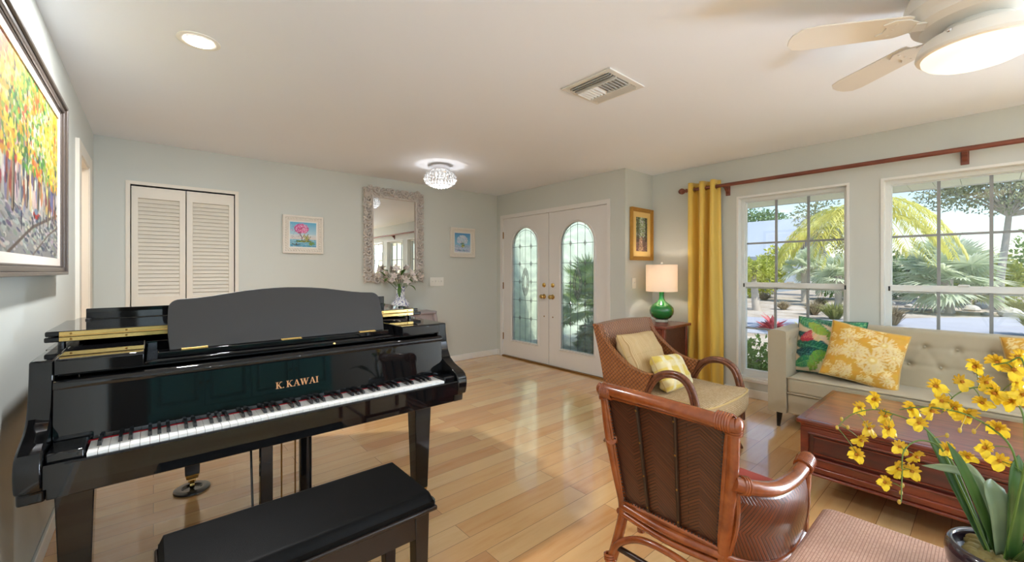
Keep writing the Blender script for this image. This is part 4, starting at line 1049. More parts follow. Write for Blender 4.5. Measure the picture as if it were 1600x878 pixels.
for i, (dx, dy, z, ax, ay) in enumerate(heads):
    d = Vector((ax, ay, .45)).normalized(); q = d.to_track_quat('Z', 'Y').to_euler()
    o_ = part('bloom', lm_[i % 3], r, (dx, dy, z-(vz+.25)), q)
    stm.tube(bez((vx+dx*.1, vy+dy*.1, vz+.245), (vx+dx*.35, vy+dy*.3, z-.08), (vx+dx-d.x*.03, vy+dy-d.y*.03, z-d.z*.03), (vx+dx, vy+dy, z+.004), 8), .0032, 6)
    sm_ = M()
    for k in range(5):
        a = k*1.256; pr_ = d.orthogonal().normalized(); pr_ = Matrix.Rotation(a, 3, d) @ pr_
        e = Vector((vx+dx, vy+dy, z)) + d*.05 + pr_*.014; sm_.ell(e, (.0035,.0035,.0035), 5, 4)
    obj('stamens', sm_, K['stamen'], o_, local=False) if False else None
obj('stems', stm, K['stemg'], r)
lfm = petal_mesh(.15, .045, .9, .2, 4, 8).mesh('lily_leaf', sharp=180, recalc=False); lfm.materials.append(K['lilyleaf'])
for dx, dy, z, ax, ay, az in ((-.03,-.05,1.10,-.45,-.7,-.75),(.02,-.04,1.16,.3,-.8,.4),(.06,-.04,1.14,.6,-.7,.5),(.0,-.02,1.22,.15,-.5,1),(.19,-.03,1.21,.45,-.4,.9),(-.13,-.03,1.18,-.8,-.5,.3),(.05,-.05,1.10,.5,-.8,.1),(-.2,.0,1.22,-.7,-.3,.7),(.1,.0,1.16,.8,-.3,.5),(-.05,-.04,1.12,-.3,-.9,.2)):
    part('leaf', lfm, r, (dx, dy, z-(vz+.25)), Vector((ax,ay,az)).to_track_quat('Z','Y').to_euler())

# ------------------------------------------------------------------ small wicker side table with the green lamp
r = thing('side_table', 'small dark wicker side table with a drawer in the corner beside the curtain', 'side table', (4.135, 2.37, 0))
tx0, tx1, ty0, ty1, tz = 3.865, 4.405, 2.115, 2.625, .72
obj('tabletop', M().box(tx0, tx1, ty0, ty1, tz-.028, tz), K['redframe'], r, bev=.006)
bx0, bx1, by0, by1 = tx0+.03, tx1-.03, ty0+.03, ty1-.03
for a in (bx0, bx1-.034):
    for b in (by0, by1-.034): obj('leg', M().box(a, a+.034, b, b+.034, 0, tz-.0285), K['redframe'], r, bev=.004)
def cane(x0, x1, y0, y1, z0, z1, nm='side_panel'):
    m = M()
    if x1-x0 < y1-y0: m.grid(lambda u, v: (x0, y0+(y1-y0)*u, z0+(z1-z0)*v), 1, 1, uvf=lambda u, v: ((y1-y0)*u, (z1-z0)*v)); m.box(x0+.001, x1, y0, y1, z0, z1)
    else: m.grid(lambda u, v: (x0+(x1-x0)*u, y0, z0+(z1-z0)*v), 1, 1, uvf=lambda u, v: ((x1-x0)*u, (z1-z0)*v)); m.box(x0, x1, y0+.001, y1, z0, z1)
    return obj(nm, m, K['sidecane'], r, smooth=False)
cane(bx0+.034, bx1-.034, by0+.008, by0+.02, .18, tz-.03); cane(bx0+.034, bx1-.034, by1-.02, by1-.008, .18, tz-.03)
cane(bx1-.02, bx1-.008, by0+.034, by1-.034, .18, tz-.03)
cane(bx0+.012, bx0+.024, by0+.034, by1-.034, .18, .50, 'front_panel')
d_ = obj('drawer', M().holed(rect(by0+.037, by1-.037, .535, tz-.033), [rect(by0+.062, by1-.062, .56, tz-.058)], 'x', bx0+.002, bx0+.020), K['redframe'], r, bev=.003, smooth=False)
dm = M().grid(lambda u, v: (bx0+.010, by0+.062+(by1-by0-.124)*u, .56+(tz-.058-.56)*v), 1, 1, uvf=lambda u, v: (.36*u, .1*v)); dm.box(bx0+.011, bx0+.019, by0+.06, by1-.06, .558, tz-.056)
obj('drawer_panel', dm, K['sidecane'], d_, smooth=False)
obj('drawer_knob', M().lathe([(.004,0),(.007,-.008),(.014,-.018),(.010,-.026),(.002,-.028)], (bx0+.010, (by0+by1)/2, .61), 14, 'x'), K['oldbrass'], d_)
for z in (.17, .505): obj('rail', M().box(bx0+.004, bx0+.028, by0+.034, by1-.034, z, z+.025), K['redframe'], r, bev=.003); 
obj('rail', M().box(bx0+.034, bx1-.034, by0+.004, by0+.028, .155, .18), K['redframe'], r, bev=.003)

lx, ly_ = 4.265, 2.385
r = thing('table_lamp', 'green glass gourd table lamp with a white drum shade on the wicker side table', 'lamp', (lx, ly_, tz))
obj('acrylic_base', M().lathe([(.02,tz+.0005),(.068,tz+.0005),(.070,tz+.004),(.070,tz+.024),(.066,tz+.028),(.02,tz+.028)], (lx,ly_,0), 36), K['acrylic'], r, sharp=30)
z = tz+.0285
obj('lamp_body', M().lathe([(.05,z),(.072,z+.003),(.105,z+.025),(.126,z+.06),(.131,z+.095),(.124,z+.128),(.100,z+.158),(.068,z+.180),(.042,z+.200),(.030,z+.222),(.026,z+.25),(.026,z+.285),(.029,z+.302),(.018,z+.305)], (lx,ly_,0), 48), K['greenglass'], r, sharp=80)
obj('lamp_neck', M().lathe([(.016,z+.304),(.020,z+.308),(.014,z+.316),(.006,z+.33),(.006,z+.62),(.002,z+.625)], (lx,ly_,0), 16), K['chrome'], r)
sz0, sz1 = 1.055, 1.35
obj('lamp_shade', M().lathe([(.174,sz0),(.176,sz0),(.176,sz1),(.174,sz1),(.1735,sz1-.002),(.1735,sz0+.002),(.174,sz0)][:-1], (lx,ly_,0), 56), K['shade'], r, sharp=30)
# a lathe closes its ends; the shade wants an open tube
sh = [o for o in r.children if o.name.startswith('lamp_shade')][0]
def tube_open(r0, r1, z0, z1, c, n=56):
    m = M()
    for rr_, zz in ((r0,z0),(r1,z0),(r1,z1),(r0,z1)):
        for j in range(n): m.v.append((c[0]+rr_*cos(2*PI*j/n), c[1]+rr_*sin(2*PI*j/n), zz))
    for a in range(4):
        b = (a+1) % 4
        for j in range(n): m.f.append((a*n+j, a*n+(j+1) % n, b*n+(j+1) % n, b*n+j))
    return m
bpy.data.objects.remove(sh); obj('lamp_shade', tube_open(.1635, .1665, sz0, sz1, (lx,ly_)), K['shade'], r, sharp=30)
hp = M()
for a in range(3): hp.tube([(lx, ly_, sz1-.012), (lx+.163*cos(a*2.094), ly_+.163*sin(a*2.094), sz1-.006)], .002, 6)
obj('shade_spider', hp, K['chrome'], r)
obj('finial', M().lathe([(.003,sz1-.012),(.004,sz1),(.012,sz1+.008),(.016,sz1+.018),(.012,sz1+.028),(.002,sz1+.032)], (lx,ly_,0), 20), K['acrylic'], r)
K['lampbulb'] = emit('lamp_bulb_lit', (1,.86,.66,1), 3.0)
obj('bulb', M().ell((lx+.045, ly_, 1.21), (.028,.028,.038), 14, 10), K['lampbulb'], r)

# ------------------------------------------------------------------ cushions
def cushion_mesh(name, w_, h_, t_, canv=None, n=44, pinch=.07, seed=0, soft=1.0, boxy=.5):
    m = M(); rs = np.random.RandomState(seed); ph = rs.rand(12)*6.28; back = None
    def shape(u, v, side):
        a, b = (u-.5)*2, (v-.5)*2
        e = max(0, (1-abs(a)**2.6))**boxy*max(0, (1-abs(b)**2.6))**boxy
        x_ = a*w_/2*(1-pinch*(1-abs(b)**1.6)*abs(a)); z_ = b*h_/2*(1-pinch*(1-abs(a)**1.6)*abs(b))
        wr = .010*soft*(sin(7*a+5*b+ph[0])+sin(-6*a+9*b+ph[1])+.7*sin(15*a*b+ph[2])+.6*sin(13*b-4*a+ph[3]))*(.25+abs(a*b))*e
        rad = .012*soft*sin(10*math.atan2(b, a)+ph[4])*(max(abs(a), abs(b))**3)*e
        return (x_, side*(t_/2*e + (wr+rad)*.6) + (0 if abs(a) < .999 and abs(b) < .999 else 0), z_)
    for side in (-1, 1):
        m.grid(lambda u, v: shape(u, v, side), n, n, uvf=lambda u, v: (u*w_, v*h_), colf=(None if canv is None else (lambda u, v: canv.at(u if side < 0 else 1-u, v))))
    me = m.mesh(name, sharp=180, recalc=False)
    import bmesh
    bm = bmesh.new(); bm.from_mesh(me); bmesh.ops.remove_doubles(bm, verts=bm.verts, dist=.0004); bmesh.ops.recalc_face_normals(bm, faces=bm.faces); bm.to_mesh(me); bm.free()
    return me
def cushion(name, label, loc, rot, w_, h_, t_, mat, canv=None, group=None, pip=None, **k):
    r = thing(name, label, 'cushion', loc, group); r.rotation_mode = 'XYZ'; r.rotation_euler = rot
    me = cushion_mesh('cover', w_, h_, t_, canv, **k); me.materials.append(mat)
    part('cover', me, r)
    pin = k.get('pinch', .07); pts = []
    for s0 in range(4):
        for i in range(14):
            q = -1+2*i/14
            a, b = [(q,-1),(1,q),(-q,1),(-1,-q)][s0]
            pts.append((a*w_/2*(1-pin*(1-abs(b)**1.6)*abs(a)), 0, b*h_/2*(1-pin*(1-abs(a)**1.6)*abs(b))))
    obj('piping', M().tube(pts, .0042, 6, closed=True), pip or mat, r, local=True)
    return r
# green tropical print
p = Paint(150, 150, (226,206,176))
def bigleaf(x, y, l, w_, a, c, c2):
    for k in range(26):
        s_ = k/25; px, py = x+l*s_*cos(a), y+l*s_*sin(a)
        p.dab(px, py, .022, w_*sin(PI*min(1, s_*.9+.08))+.004, a, p.jit(c, 10), .95)
    for k in range(12):
        s_ = (k+1)/13; px, py = x+l*s_*cos(a), y+l*s_*sin(a); ww = w_*sin(PI*min(1, s_*.9+.08))
        for d in (1, -1): p.line([(px, py), (px+ww*cos(a+d*1.1), py+ww*sin(a+d*1.1))], .0035, c2, .7)
    p.line([(x, y), (x+l*cos(a), y+l*sin(a))], .005, c2)
def frond(x, y, l, w_, a, c, n=13, lw=.011):
    p.line([(x, y), (x+l*cos(a), y+l*sin(a))], .006, c)
    for k in range(n):
        s_ = (k+.5)/n; px, py = x+l*s_*cos(a), y+l*s_*sin(a); ww = w_*sin(PI*(s_*.8+.15))
        for d in (1, -1): p.line([(px, py), (px+ww*cos(a+d*.9), py+ww*sin(a+d*.9))], lw, p.jit(c, 14))
T1, T2, T3, LG = (22,104,84), (52,140,96), (14,74,80), (124,166,66)
bigleaf(-.05,.98,.6,.10,-.35,T2,(150,200,150)); bigleaf(.3,.98,.75,.10,-.12,T1,(120,180,150)); bigleaf(.75,.86,.5,.09,.35,T2,(140,196,130))
bigleaf(.02,.70,.55,.09,-.5,T3,(60,130,120)); bigleaf(.25,.62,.5,.07,-.55,(20,84,96),(90,150,150)); bigleaf(-.02,.5,.75,.11,-.12,T1,(90,170,130))
bigleaf(.05,.34,.6,.12,-.1,T3,(80,150,140)); bigleaf(.3,.36,.6,.10,-.5,(26,110,100),(110,180,160)); bigleaf(.05,.1,.4,.10,.4,T2,(130,190,120)); bigleaf(.55,.15,.5,.10,.9,T3,(60,130,110))
frond(.08,.56,.36,.11,.45,(196,60,78)); frond(.12,.6,.3,.07,.4,(226,120,120),10,.006); frond(.5,.76,.42,.10,-.85,LG); frond(.32,.86,.3,.12,-1.2,(226,206,160),9,.013); frond(.2,.9,.35,.10,-.6,(150,180,80))
frond(.3,.02,.42,.15,1.1,LG); frond(.42,.05,.4,.14,.7,(226,214,176),9,.016); frond(.6,.3,.35,.09,-.4,(40,120,150)); frond(.72,.42,.25,.07,.9,(180,50,80),8); frond(.85,.75,.3,.1,-1.3,(180,196,120))
tropical = p
# golden print with pale flowers and leaves
def floral(seed, w=140):
    global p
    p = Paint(w, w, (214,162,62)); st = np.random.RandomState(seed)
    for i in range(200): p.dab(st.rand(), st.rand(), .05, .03, st.rand()*3, p.jit((216,162,52), 10), .35)
    for i in range(70):
        x, y, a = st.rand(), st.rand(), st.rand()*6.28
        for k in range(5):
            s_ = k/5; b = a+.5*sin(s_*3); p.line([(x+.1*s_*cos(a), y+.1*s_*sin(a)), (x+.1*s_*cos(a)+.06*cos(b+.9), y+.1*s_*sin(a)+.06*sin(b+.9))], .0055, (236,214,150), .85)
            p.line([(x+.1*s_*cos(a), y+.1*s_*sin(a)), (x+.1*s_*cos(a)+.06*cos(b-.9), y+.1*s_*sin(a)+.06*sin(b-.9))], .0055, (236,214,150), .85)
    for x, y, R in ((.62,.42,.20),(.35,.52,.15),(.72,.72,.16),(.25,.75,.12),(.12,.45,.10),(.88,.55,.12),(.5,.9,.10),(.3,.15,.10),(.85,.15,.10)):
        for k in range(22):
            a = k*2*PI/22+.1*sin(k*3)
            p.line([(x+.15*R*cos(a), y+.15*R*sin(a)), (x+R*cos(a), y+R*sin(a))], .0095*R/.15, (234,214,164), .7)
        p.dab(x, y, R*.3, R*.3, 0, (228,196,110), .9); p.dab(x, y, R*.14, R*.14, 0, (238,222,170), .9)
    return p
yellowp, yellowp2 = floral(5), floral(9, 110)
K['tan'] = simple('tan_piping', rgb(206,178,120), .9, .05)
K['greenpip'] = simple('green_piping', rgb(24,96,76), .9, .05)
cushion('tropical_cushion', 'green tropical leaf print cushion leaning in the corner of the cream sofa', (4.165, .865, .658), (math.radians(-17), math.radians(1), math.radians(-96)), .47, .47, .15, K['print'], tropical, pip=K['greenpip'], n=70, seed=2)
cushion('yellow_floral_cushion', 'golden yellow cushion with pale flowers leaning beside the green cushion', (4.06, .625, .642), (math.radians(-20), math.radians(11), math.radians(-82)), .46, .44, .14, K['print'], yellowp, pip=K['tan'], n=70, seed=5)
cushion('yellow_floral_cushion', 'golden cushion with pale flowers at the right edge, half hidden behind the orchid', (4.16, -.29, .655), (math.radians(-17), math.radians(-6), math.radians(-90)), .45, .45, .14, K['print'], yellowp2, pip=K['tan'], n=56, seed=8)

# ------------------------------------------------------------------ cream tufted sofa
r = thing('sofa', 'cream tufted fabric sofa with straight arms on black legs below the windows', 'sofa', (4.15, .15, 0))
SY0, SY1, SXF, SXB = -.93, 1.205, 3.86, 4.47
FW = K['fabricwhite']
def rbox(x0, x1, y0, y1, z0, z1, rr=.02): 
    return M().box(x0, x1, y0, y1, z0, z1)
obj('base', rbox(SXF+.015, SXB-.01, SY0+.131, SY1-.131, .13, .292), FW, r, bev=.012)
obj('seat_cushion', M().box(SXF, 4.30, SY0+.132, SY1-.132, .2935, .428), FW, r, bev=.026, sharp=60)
pp = M()
for z in (.300, .4225): pp.tube([(SXF+.004, y_, z) for y_ in (SY0+.135, SY1-.135)], .0055, 8)
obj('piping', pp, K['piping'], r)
def dimples(pts, depth, rad):
    def f(a, b):
        s_ = 0
        for (p0, q0) in pts:
            d2 = ((a-p0)**2+(b-q0)**2); s_ += math.exp(-d2/(2*rad*rad))*depth
        # fine diagonal creases running between neighbouring buttons
        for (p0, q0) in pts:
            for (p1, q1) in pts:
                if p1 > p0 and abs(math.hypot(p1-p0, q1-q0)-CR) < .03:
                    dx, dz = p1-p0, q1-q0; L2 = dx*dx+dz*dz; t_ = max(0, min(1, ((a-p0)*dx+(b-q0)*dz)/L2))
                    d2 = (a-p0-t_*dx)**2+(b-q0-t_*dz)**2; s_ += depth*.22*math.exp(-d2/(2*.011**2))
        return s_
    return f
CR = math.hypot(.0825, .135)
bp_ = [( .313+.165*k, .72) for k in range(-7, 5)] + [(.2305+.165*k, .585) for k in range(-7, 6)]
df = dimples(bp_, .015, .018)
def bx(z): return 4.235 + (z-.43)*.19
z0b, z1b = .41, .845
def bf(u, v):
    y_ = SY0+.128+(SY1-SY0-.256)*u
    # front face going up, rounded top, down the back
    if v < .72:
        z_ = z0b+(z1b-.03-z0b)*v/.72; return (bx(z_)+df(y_, z_), y_, z_)
    if v < .9:
        a = PI*(v-.72)/.18; c_ = (bx(z1b-.03)+SXB)/2; hw = (SXB-bx(z1b-.03))/2
        return (c_-hw*cos(a), y_, z1b-.03+.03*sin(a)**.7)
    return (SXB, y_, z1b-.03-(z1b-.16)*(v-.9)/.1)
m = M().grid(bf, 150, 64)
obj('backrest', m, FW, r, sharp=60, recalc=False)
bt = M()
for (y_, z_) in bp_:
    if SY0+.15 < y_ < SY1-.15: bt.ell((bx(z_)+.0105, y_, z_), (.005,.009,.009), 10, 6)
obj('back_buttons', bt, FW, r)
ap = [(.0+3.96+.165*k, .70) for k in range(4)] + [(3.96+.0825+.165*k, .565) for k in range(3)]
da = dimples(ap, .016, .02)
for yo, yi, s_ in ((SY1, SY1-.13, -1), (SY0, SY0+.13, 1)):
    m = M(); za = .80
    def af(u, v):
        x_ = SXF-.005+(SXB-SXF+.0)*u
        if v < .42: z_ = .13+(za-.022-.13)*v/.42; return (x_, yo, z_)
        if v < .58:
            a = PI*(v-.42)/.16; c_ = (yo+yi)/2; hw = (yo-yi)/2; return (x_, c_+hw*cos(a), za-.022+.022*abs(sin(a))**.6)
        z_ = za-.022-(za-.022-.30)*(v-.58)/.42; return (x_, yi-s_*da(x_, z_), z_)
    m.grid(af, 44, 60)
    ring0 = [i*45 for i in range(61)]; m.f.append(tuple(ring0)); m.f.append(tuple(i*45+44 for i in range(61)))
    m.box(SXF-.004, SXB-.001, min(yo,yi)+.001, max(yo,yi)-.001, .13, .35)
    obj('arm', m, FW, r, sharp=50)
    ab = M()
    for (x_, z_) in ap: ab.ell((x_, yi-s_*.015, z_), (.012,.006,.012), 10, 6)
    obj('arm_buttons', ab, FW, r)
for x_ in (SXF+.065, SXB-.07):
    for y_, dy_ in ((SY1-.065, .012), (SY0+.065, -.012)):
        l = M().lathe([(.013,.0),(.013,.004),(.024,.129),(.010,.1295)], (0,0,0), 18); 
        l.v = [(a+x_+(.129-c)*(-.06 if x_ < 4 else .06), b+y_+(.129-c)*dy_*4, c) for a, b, c in l.v]
        obj('leg', l, K['rubber'], r)

# ------------------------------------------------------------------ coffee table
r = thing('coffee_table', 'low mahogany coffee table with panelled sides in front of the sofa', 'coffee table', (3.17, .085, 0))
tx0, tx1, ty0, ty1, tz = 2.755, 3.585, -.55, .72, .452
obj('tabletop', M().box(tx0+.035, tx1-.035, ty0+.035, ty1-.035, tz-.024, tz), K['mahogtop'], r, bev=.003)
obj('top_border', M().holed(rect(tx0, tx1, ty0, ty1), [rect(tx0+.0352, tx1-.0352, ty0+.0352, ty1-.0352)], 'z', tz-.026, tz-.001), K['mahog'], r, bev=.007, smooth=False)
obj('cornice', M().box(tx0+.016, tx1-.016, ty0+.016, ty1-.016, tz-.044, tz-.0265), K['mahog'], r, bev=.006)
obj('body', M().box(tx0+.034, tx1-.034, ty0+.034, ty1-.034, .20, tz-.0445), K['mahogdark'], r, bev=.002)
def stile(a, b, z0, z1, face):
    m = M()
    return m
px_ = tx0+.018
def framing(axis, pl0, pl1, ranges, z0, z1, lo, hi):
    m = M().holed(rect(lo, hi, z0, z1), [rect(a, b, z0+.042, z1-.030) for a, b in ranges], axis, pl0, pl1)
    for a, b in ranges:
        q = [(a,z0+.042),(b,z0+.042),(b,z1-.030),(a,z1-.030)]
        P3 = (lambda s_, z_: (pl0 if axis == 'x' else s_, s_ if axis == 'x' else pl0, z_))
        m.tube([P3(*e) for e in q], .0065, 8, closed=True)
        if b-a > .1:
            q = [(a+.022,z0+.064),(b-.022,z0+.064),(b-.022,z1-.052),(a+.022,z1-.052)]
            d_ = .012 if pl1 > pl0 else -.012
            m.tube([(P3(*e)[0]+(d_ if axis == 'x' else 0), P3(*e)[1]+(0 if axis == 'x' else d_), e[1]) for e in q], .004, 6, closed=True)
    return m
zz0, zz1 = .20, tz-.0445
fr_ = [(.10, ty1-.052), (ty0+.052, .03)]
obj('front_framing', framing('x', tx0+.018, tx0+.0345, [(-.10, ty1-.055), (ty0+.055, -.16)], zz0, zz1, ty0+.018, ty1-.018), K['mahog'], r, smooth=False)
obj('back_framing', framing('x', tx1-.018, tx1-.0345, [(-.10, ty1-.055), (ty0+.055, -.16)], zz0, zz1, ty0+.018, ty1-.018), K['mahog'], r, smooth=False)
obj('end_framing', framing('y', ty1-.018, ty1-.0345, [(tx0+.075, tx1-.075)], zz0, zz1, tx0+.035, tx1-.035), K['mahog'], r, smooth=False)
obj('end_framing', framing('y', ty0+.018, ty0+.0345, [(tx0+.075, tx1-.075)], zz0, zz1, tx0+.035, tx1-.035), K['mahog'], r, smooth=False)
obj('plinth', M().box(tx0+.008, tx1-.008, ty0+.008, ty1-.008, .165, .1995).box(tx0-.004, tx1+.004, ty0-.004, ty1+.004, .150, .1655), K['mahog'], r, bev=.006)
obj('pedestal_base', M().box(tx0+.37, tx1-.10, ty0+.15, ty1-.15, 0, .1495), K['mahogdark'], r, bev=.004)

# ------------------------------------------------------------------ wicker armchair by the lamp
r = thing('wicker_armchair', 'woven brown wicker armchair with arched pole arms and a beige cushion by the lamp', 'armchair', (2.84, 1.5, 0))
AX0, AX1 = 2.475, 3.195
prof = [(1.80,.15),(1.835,.46),(1.885,.70),(1.940,.888)]
sweep = [(p_.x, p_.y) for p_ in spline([(1.885,.888,0),(1.838,.785,0),(1.735,.69,0),(1.635,.625,0),(1.53,.598,0),(1.455,.598,0)], 5)]
front = [(p_.x, p_.y) for p_ in spline([(1.455,.598,0),(1.495,.51,0),(1.535,.39,0),(1.55,.15,0)], 5)]
back_e = [(p_.x, p_.y) for p_ in spline([(1.80,.15,0),(1.835,.46,0),(1.885,.70,0),(1.940,.888,0)], 5)]
side = back_e + sweep + front[1:]
def lathpt(poly): return poly
for x0, x1, nm in ((AX0, AX0+.048, 'side_panel'), (AX1-.048, AX1, 'side_panel')):
    m = M()
    # both faces as one weave, plus the rolled edge between them
    n = len(side); tri = tessellate_polygon([[Vector((a, b, 0)) for a, b in side]])
    for xx, fl_ in ((x0, 0), (x1, 1)):
        b = len(m.v)
        for a, c in side: m.pt((xx, a, c), uv=(a, c))
        for t_ in tri: m.f.append(tuple(b+i for i in (t_ if fl_ else reversed(t_))))
    b = len(m.v); L_ = 0
    for i in range(n+1):
        a, c = side[i % n]
        if i: L_ += math.hypot(a-side[i-1][0], c-side[i-1][1])
        m.pt((x0, a, c), uv=(0, L_)); m.pt((x1, a, c), uv=(.048, L_))
    for i in range(n): m.f.append((b+2*i, b+2*i+1, b+2*i+3, b+2*i+2))
    obj(nm, m, K['wicker'], r, sharp=50)
def backpt(u, v, off):
    z_ = .30+(.888-.30)*v; i_ = np.interp(z_, [.15,.46,.70,.888], [1.80,1.835,1.885,1.94])
    return (AX0+.047+(AX1-AX0-.094)*u, i_-off-.012*sin(PI*u)*v*0, z_+.012*sin(PI*u)*v)
m = M().grid(lambda u, v: backpt(u, v, .058), 16, 16, uvf=lambda u, v: (.63*u, .62*v))
obj('backrest', m.add(M().grid(lambda u, v: backpt(u, 1, .058*(1-v)), 16, 3, uvf=lambda u, v: (.63*u, .058*v))), K['wickerin'], r, sharp=50, recalc=False)
obj('back_panel', M().grid(lambda u, v: backpt(u, v*1.3-.3, 0), 16, 18, uvf=lambda u, v: (.63*u, .8*v)), K['wicker'], r, recalc=False)
def archpts(x_, dx): 
    return spline([(x_,1.548,.17),(x_,1.538,.39),(x_,1.498,.51),(x_,1.435,.59),(x_,1.36,.626),(x_,1.27,.626),(x_+dx*.2,1.20,.575),(x_+dx*.3,1.162,.47),(x_+dx*.4,1.155,.38),(x_+dx*.5,1.158,.22)], 5)
for x_, dx in ((AX0+.024, -.03), (AX1-.024, .03)):
    ar = M()
    P_ = archpts(x_, dx); ar.tube(P_, .0165, 10)
    P2 = [Vector((p_.x, 1.345+(p_.y-1.345)*.87, .17+(p_.z-.17)*.955)) for p_ in P_]; ar.tube(P2, .0135, 10)
    P3 = [Vector((p_.x+(.020 if dx < 0 else -.020), 1.345+(p_.y-1.345)*.94, .17+(p_.z-.17)*.98)) for p_ in P_]; ar.tube(P3, .010, 8)
    obj('arched_arm', ar, K['rattan2'], r, sharp=60)
m = M()
fr2 = spline([(AX0+.03,1.20,0),(AX0+.10,1.165,0),(2.835,1.15,0),(AX1-.10,1.165,0),(AX1-.03,1.20,0)], 5)
b = len(m.v); L_ = 0
for i, p_ in enumerate(fr2):
    if i: L_ += (p_-fr2[i-1]).length
    m.pt((p_.x, p_.y, .175), uv=(L_, 0)); m.pt((p_.x, p_.y, .318), uv=(L_, .143))
for i in range(len(fr2)-1): m.f.append((2*i, 2*i+2, 2*i+3, 2*i+1))
b = len(m.v)
for z_ in (.175, .318): 
    q = [(p_.x, p_.y, z_) for p_ in fr2]+[(AX1-.05,1.80,z_),(AX0+.05,1.80,z_)]
    i0 = len(m.v)
    for e in q: m.pt(e, uv=(e[0], e[1]))
    m.f.append(tuple(range(i0, i0+len(q))))
obj('seat_base', m, K['wicker'], r, sharp=40)
for xs, ys, dx, dy in ((AX0+.06,1.20,-.055,-.045),(AX1-.06,1.20,.085,-.02),(AX0+.07,1.80,.03,.10),(AX1-.07,1.80,-.02,.10)):
    pts = spline([(xs,ys,.21),(xs+dx*.15,ys+dy*.1,.14),(xs+dx*.5,ys+dy*.45,.06),(xs+dx,ys+dy,.0)], 4)
    obj('leg', M().tube(pts, [.024-.009*i/(len(pts)-1) for i in range(len(pts))], 10), K['rattan2'], r)
# thick T-shaped seat cushion with piping
to = [(2.53,1.76),(2.53,1.24),(2.515,1.205),(2.498,1.18),(2.49,1.15),(2.502,1.122),(2.535,1.104),(2.62,1.088),(2.74,1.078),(2.88,1.076),(3.02,1.083),(3.12,1.098),(3.175,1.118),(3.196,1.148),(3.19,1.178),(3.165,1.205),(3.142,1.24),(3.142,1.76)]
def soften(pl, n=3):
    q = [Vector((a, b, 0)) for a, b in pl]; q = spline(q+[q[0]], n)[:-1]; return [(a.x, a.y) for a in q]
ol = soften(to); cxm, cym = 2.835, 1.42
lay = [(.93,.3205),(.985,.326),(1.0,.345),(1.004,.385),(1.0,.425),(.985,.444),(.95,.4535),(.8,.459),(.5,.463),(.2,.464)]
m = M(); n = len(ol)
per = [0]
for i in range(1, n+1): per.append(per[-1]+math.hypot(ol[i % n][0]-ol[i-1][0], ol[i % n][1]-ol[i-1][1]))
for k_, (s_, z_) in enumerate(lay):
    for i in range(n+1):
        a, b = ol[i % n]; x_, y_ = cxm+(a-cxm)*s_, cym+(b-cym)*s_
        m.pt((x_, y_, z_), uv=((per[i], z_) if k_ < 5 else (x_, y_)))
for k_ in range(len(lay)-1):
    for i in range(n): m.f.append((k_*(n+1)+i, k_*(n+1)+i+1, (k_+1)*(n+1)+i+1, (k_+1)*(n+1)+i))
m.f.append(tuple((len(lay)-1)*(n+1)+i for i in range(n))); m.f.append(tuple(reversed(range(n))))
sc_ = obj('seat_cushion', m, K['plaid'], r, sharp=70)
obj('cushion_piping', M().tube([(cxm+(a-cxm)*.986, cym+(b-cym)*.986, .4465) for a, b in ol], .0055, 8, closed=True), K['tan'], sc_)
# its two loose cushions
cushion('beige_striped_cushion', 'beige striped cushion leaning on the back of the wicker armchair', (2.775, 1.70, .640), (math.radians(-27), math.radians(2), math.radians(3)), .47, .37, .19, K['beigecush'], None, pip=K['tan'], n=40, seed=3, pinch=.03, boxy=.33)
p = Paint(90, 70, (226,200,96))
for x_ in (.18,.52,.86): p.line([(x_,0),(x_,1)], .05, (240,232,206), .75); p.line([(x_+.08,0),(x_+.08,1)], .008, (250,244,226), .8)
for y_ in (.2,.7): p.line([(0,y_),(1,y_)], .07, (240,230,196), .55); p.line([(0,y_+.12),(1,y_+.12)], .008, (250,244,226), .8)
for i in range(300): p.dab(rng.rand(), rng.rand(), .012, .004, 0, (214,184,76), .4)
cushion('yellow_plaid_cushion', 'small pale yellow plaid cushion on the wicker armchair seat', (2.775, 1.475, .566), (math.radians(-30), math.radians(5), math.radians(2)), .375, .25, .14, K['print'], p, pip=K['tan'], n=48, seed=6, pinch=.03, boxy=.35)

# ------------------------------------------------------------------ rattan armchair in front, seen from behind
r = thing('rattan_armchair', 'varnished rattan armchair with a dark chevron cane back, turned away beside the cane ottoman', 'armchair', (1.6, .786, 0))
R1 = K['rattan']; yc = .786
top = spline([(1.402,yc-.260,.786),(1.388,yc-.20,.794),(1.378,yc,.804),(1.388,yc+.20,.802),(1.402,yc+.268,.796)], 6)
obj('top_rail', M().tube(top, .0255, 12), R1, r)
def lash(pts_c, d, rad, n=5, step=.0085):
    m = M(); d = Vector(d).normalized(); u_ = d.orthogonal().normalized(); w_ = d.cross(u_)
    for k in range(n):
        c_ = Vector(pts_c)+d*(k-(n-1)/2)*step
        m.tube([c_+u_*rad*cos(2*PI*i/16)+w_*rad*sin(2*PI*i/16) for i in range(16)], .0052, 6, closed=True)
    return m
for s_ in (-1, 1):
    ytop, ybot = yc+s_*.250, yc+s_*.197
    post = spline([(1.402,ytop,.79),(1.418,yc+s_*.240,.62),(1.440,yc+s_*.216,.45),(1.456,ybot,.325),(1.452,yc+s_*.205,.24),(1.428,yc+s_*.232,.10),(1.405,yc+s_*.262,0)], 5)
    obj('back_leg', M().tube(post, [.0205]*len(post), 12), R1, r)
    obj('lashing', lash((1.394,yc+s_*.226,.7945), (0.05,1,0), .0275, 6), R1, r); obj('lashing', lash((1.404,ytop,.775), (-.1,s_*.1,1), .0235, 4), R1, r)
    obj('knob_cap', M().ell((1.4025,yc+s_*.264,.79), (.027,.016,.027), 12, 8), R1, r)
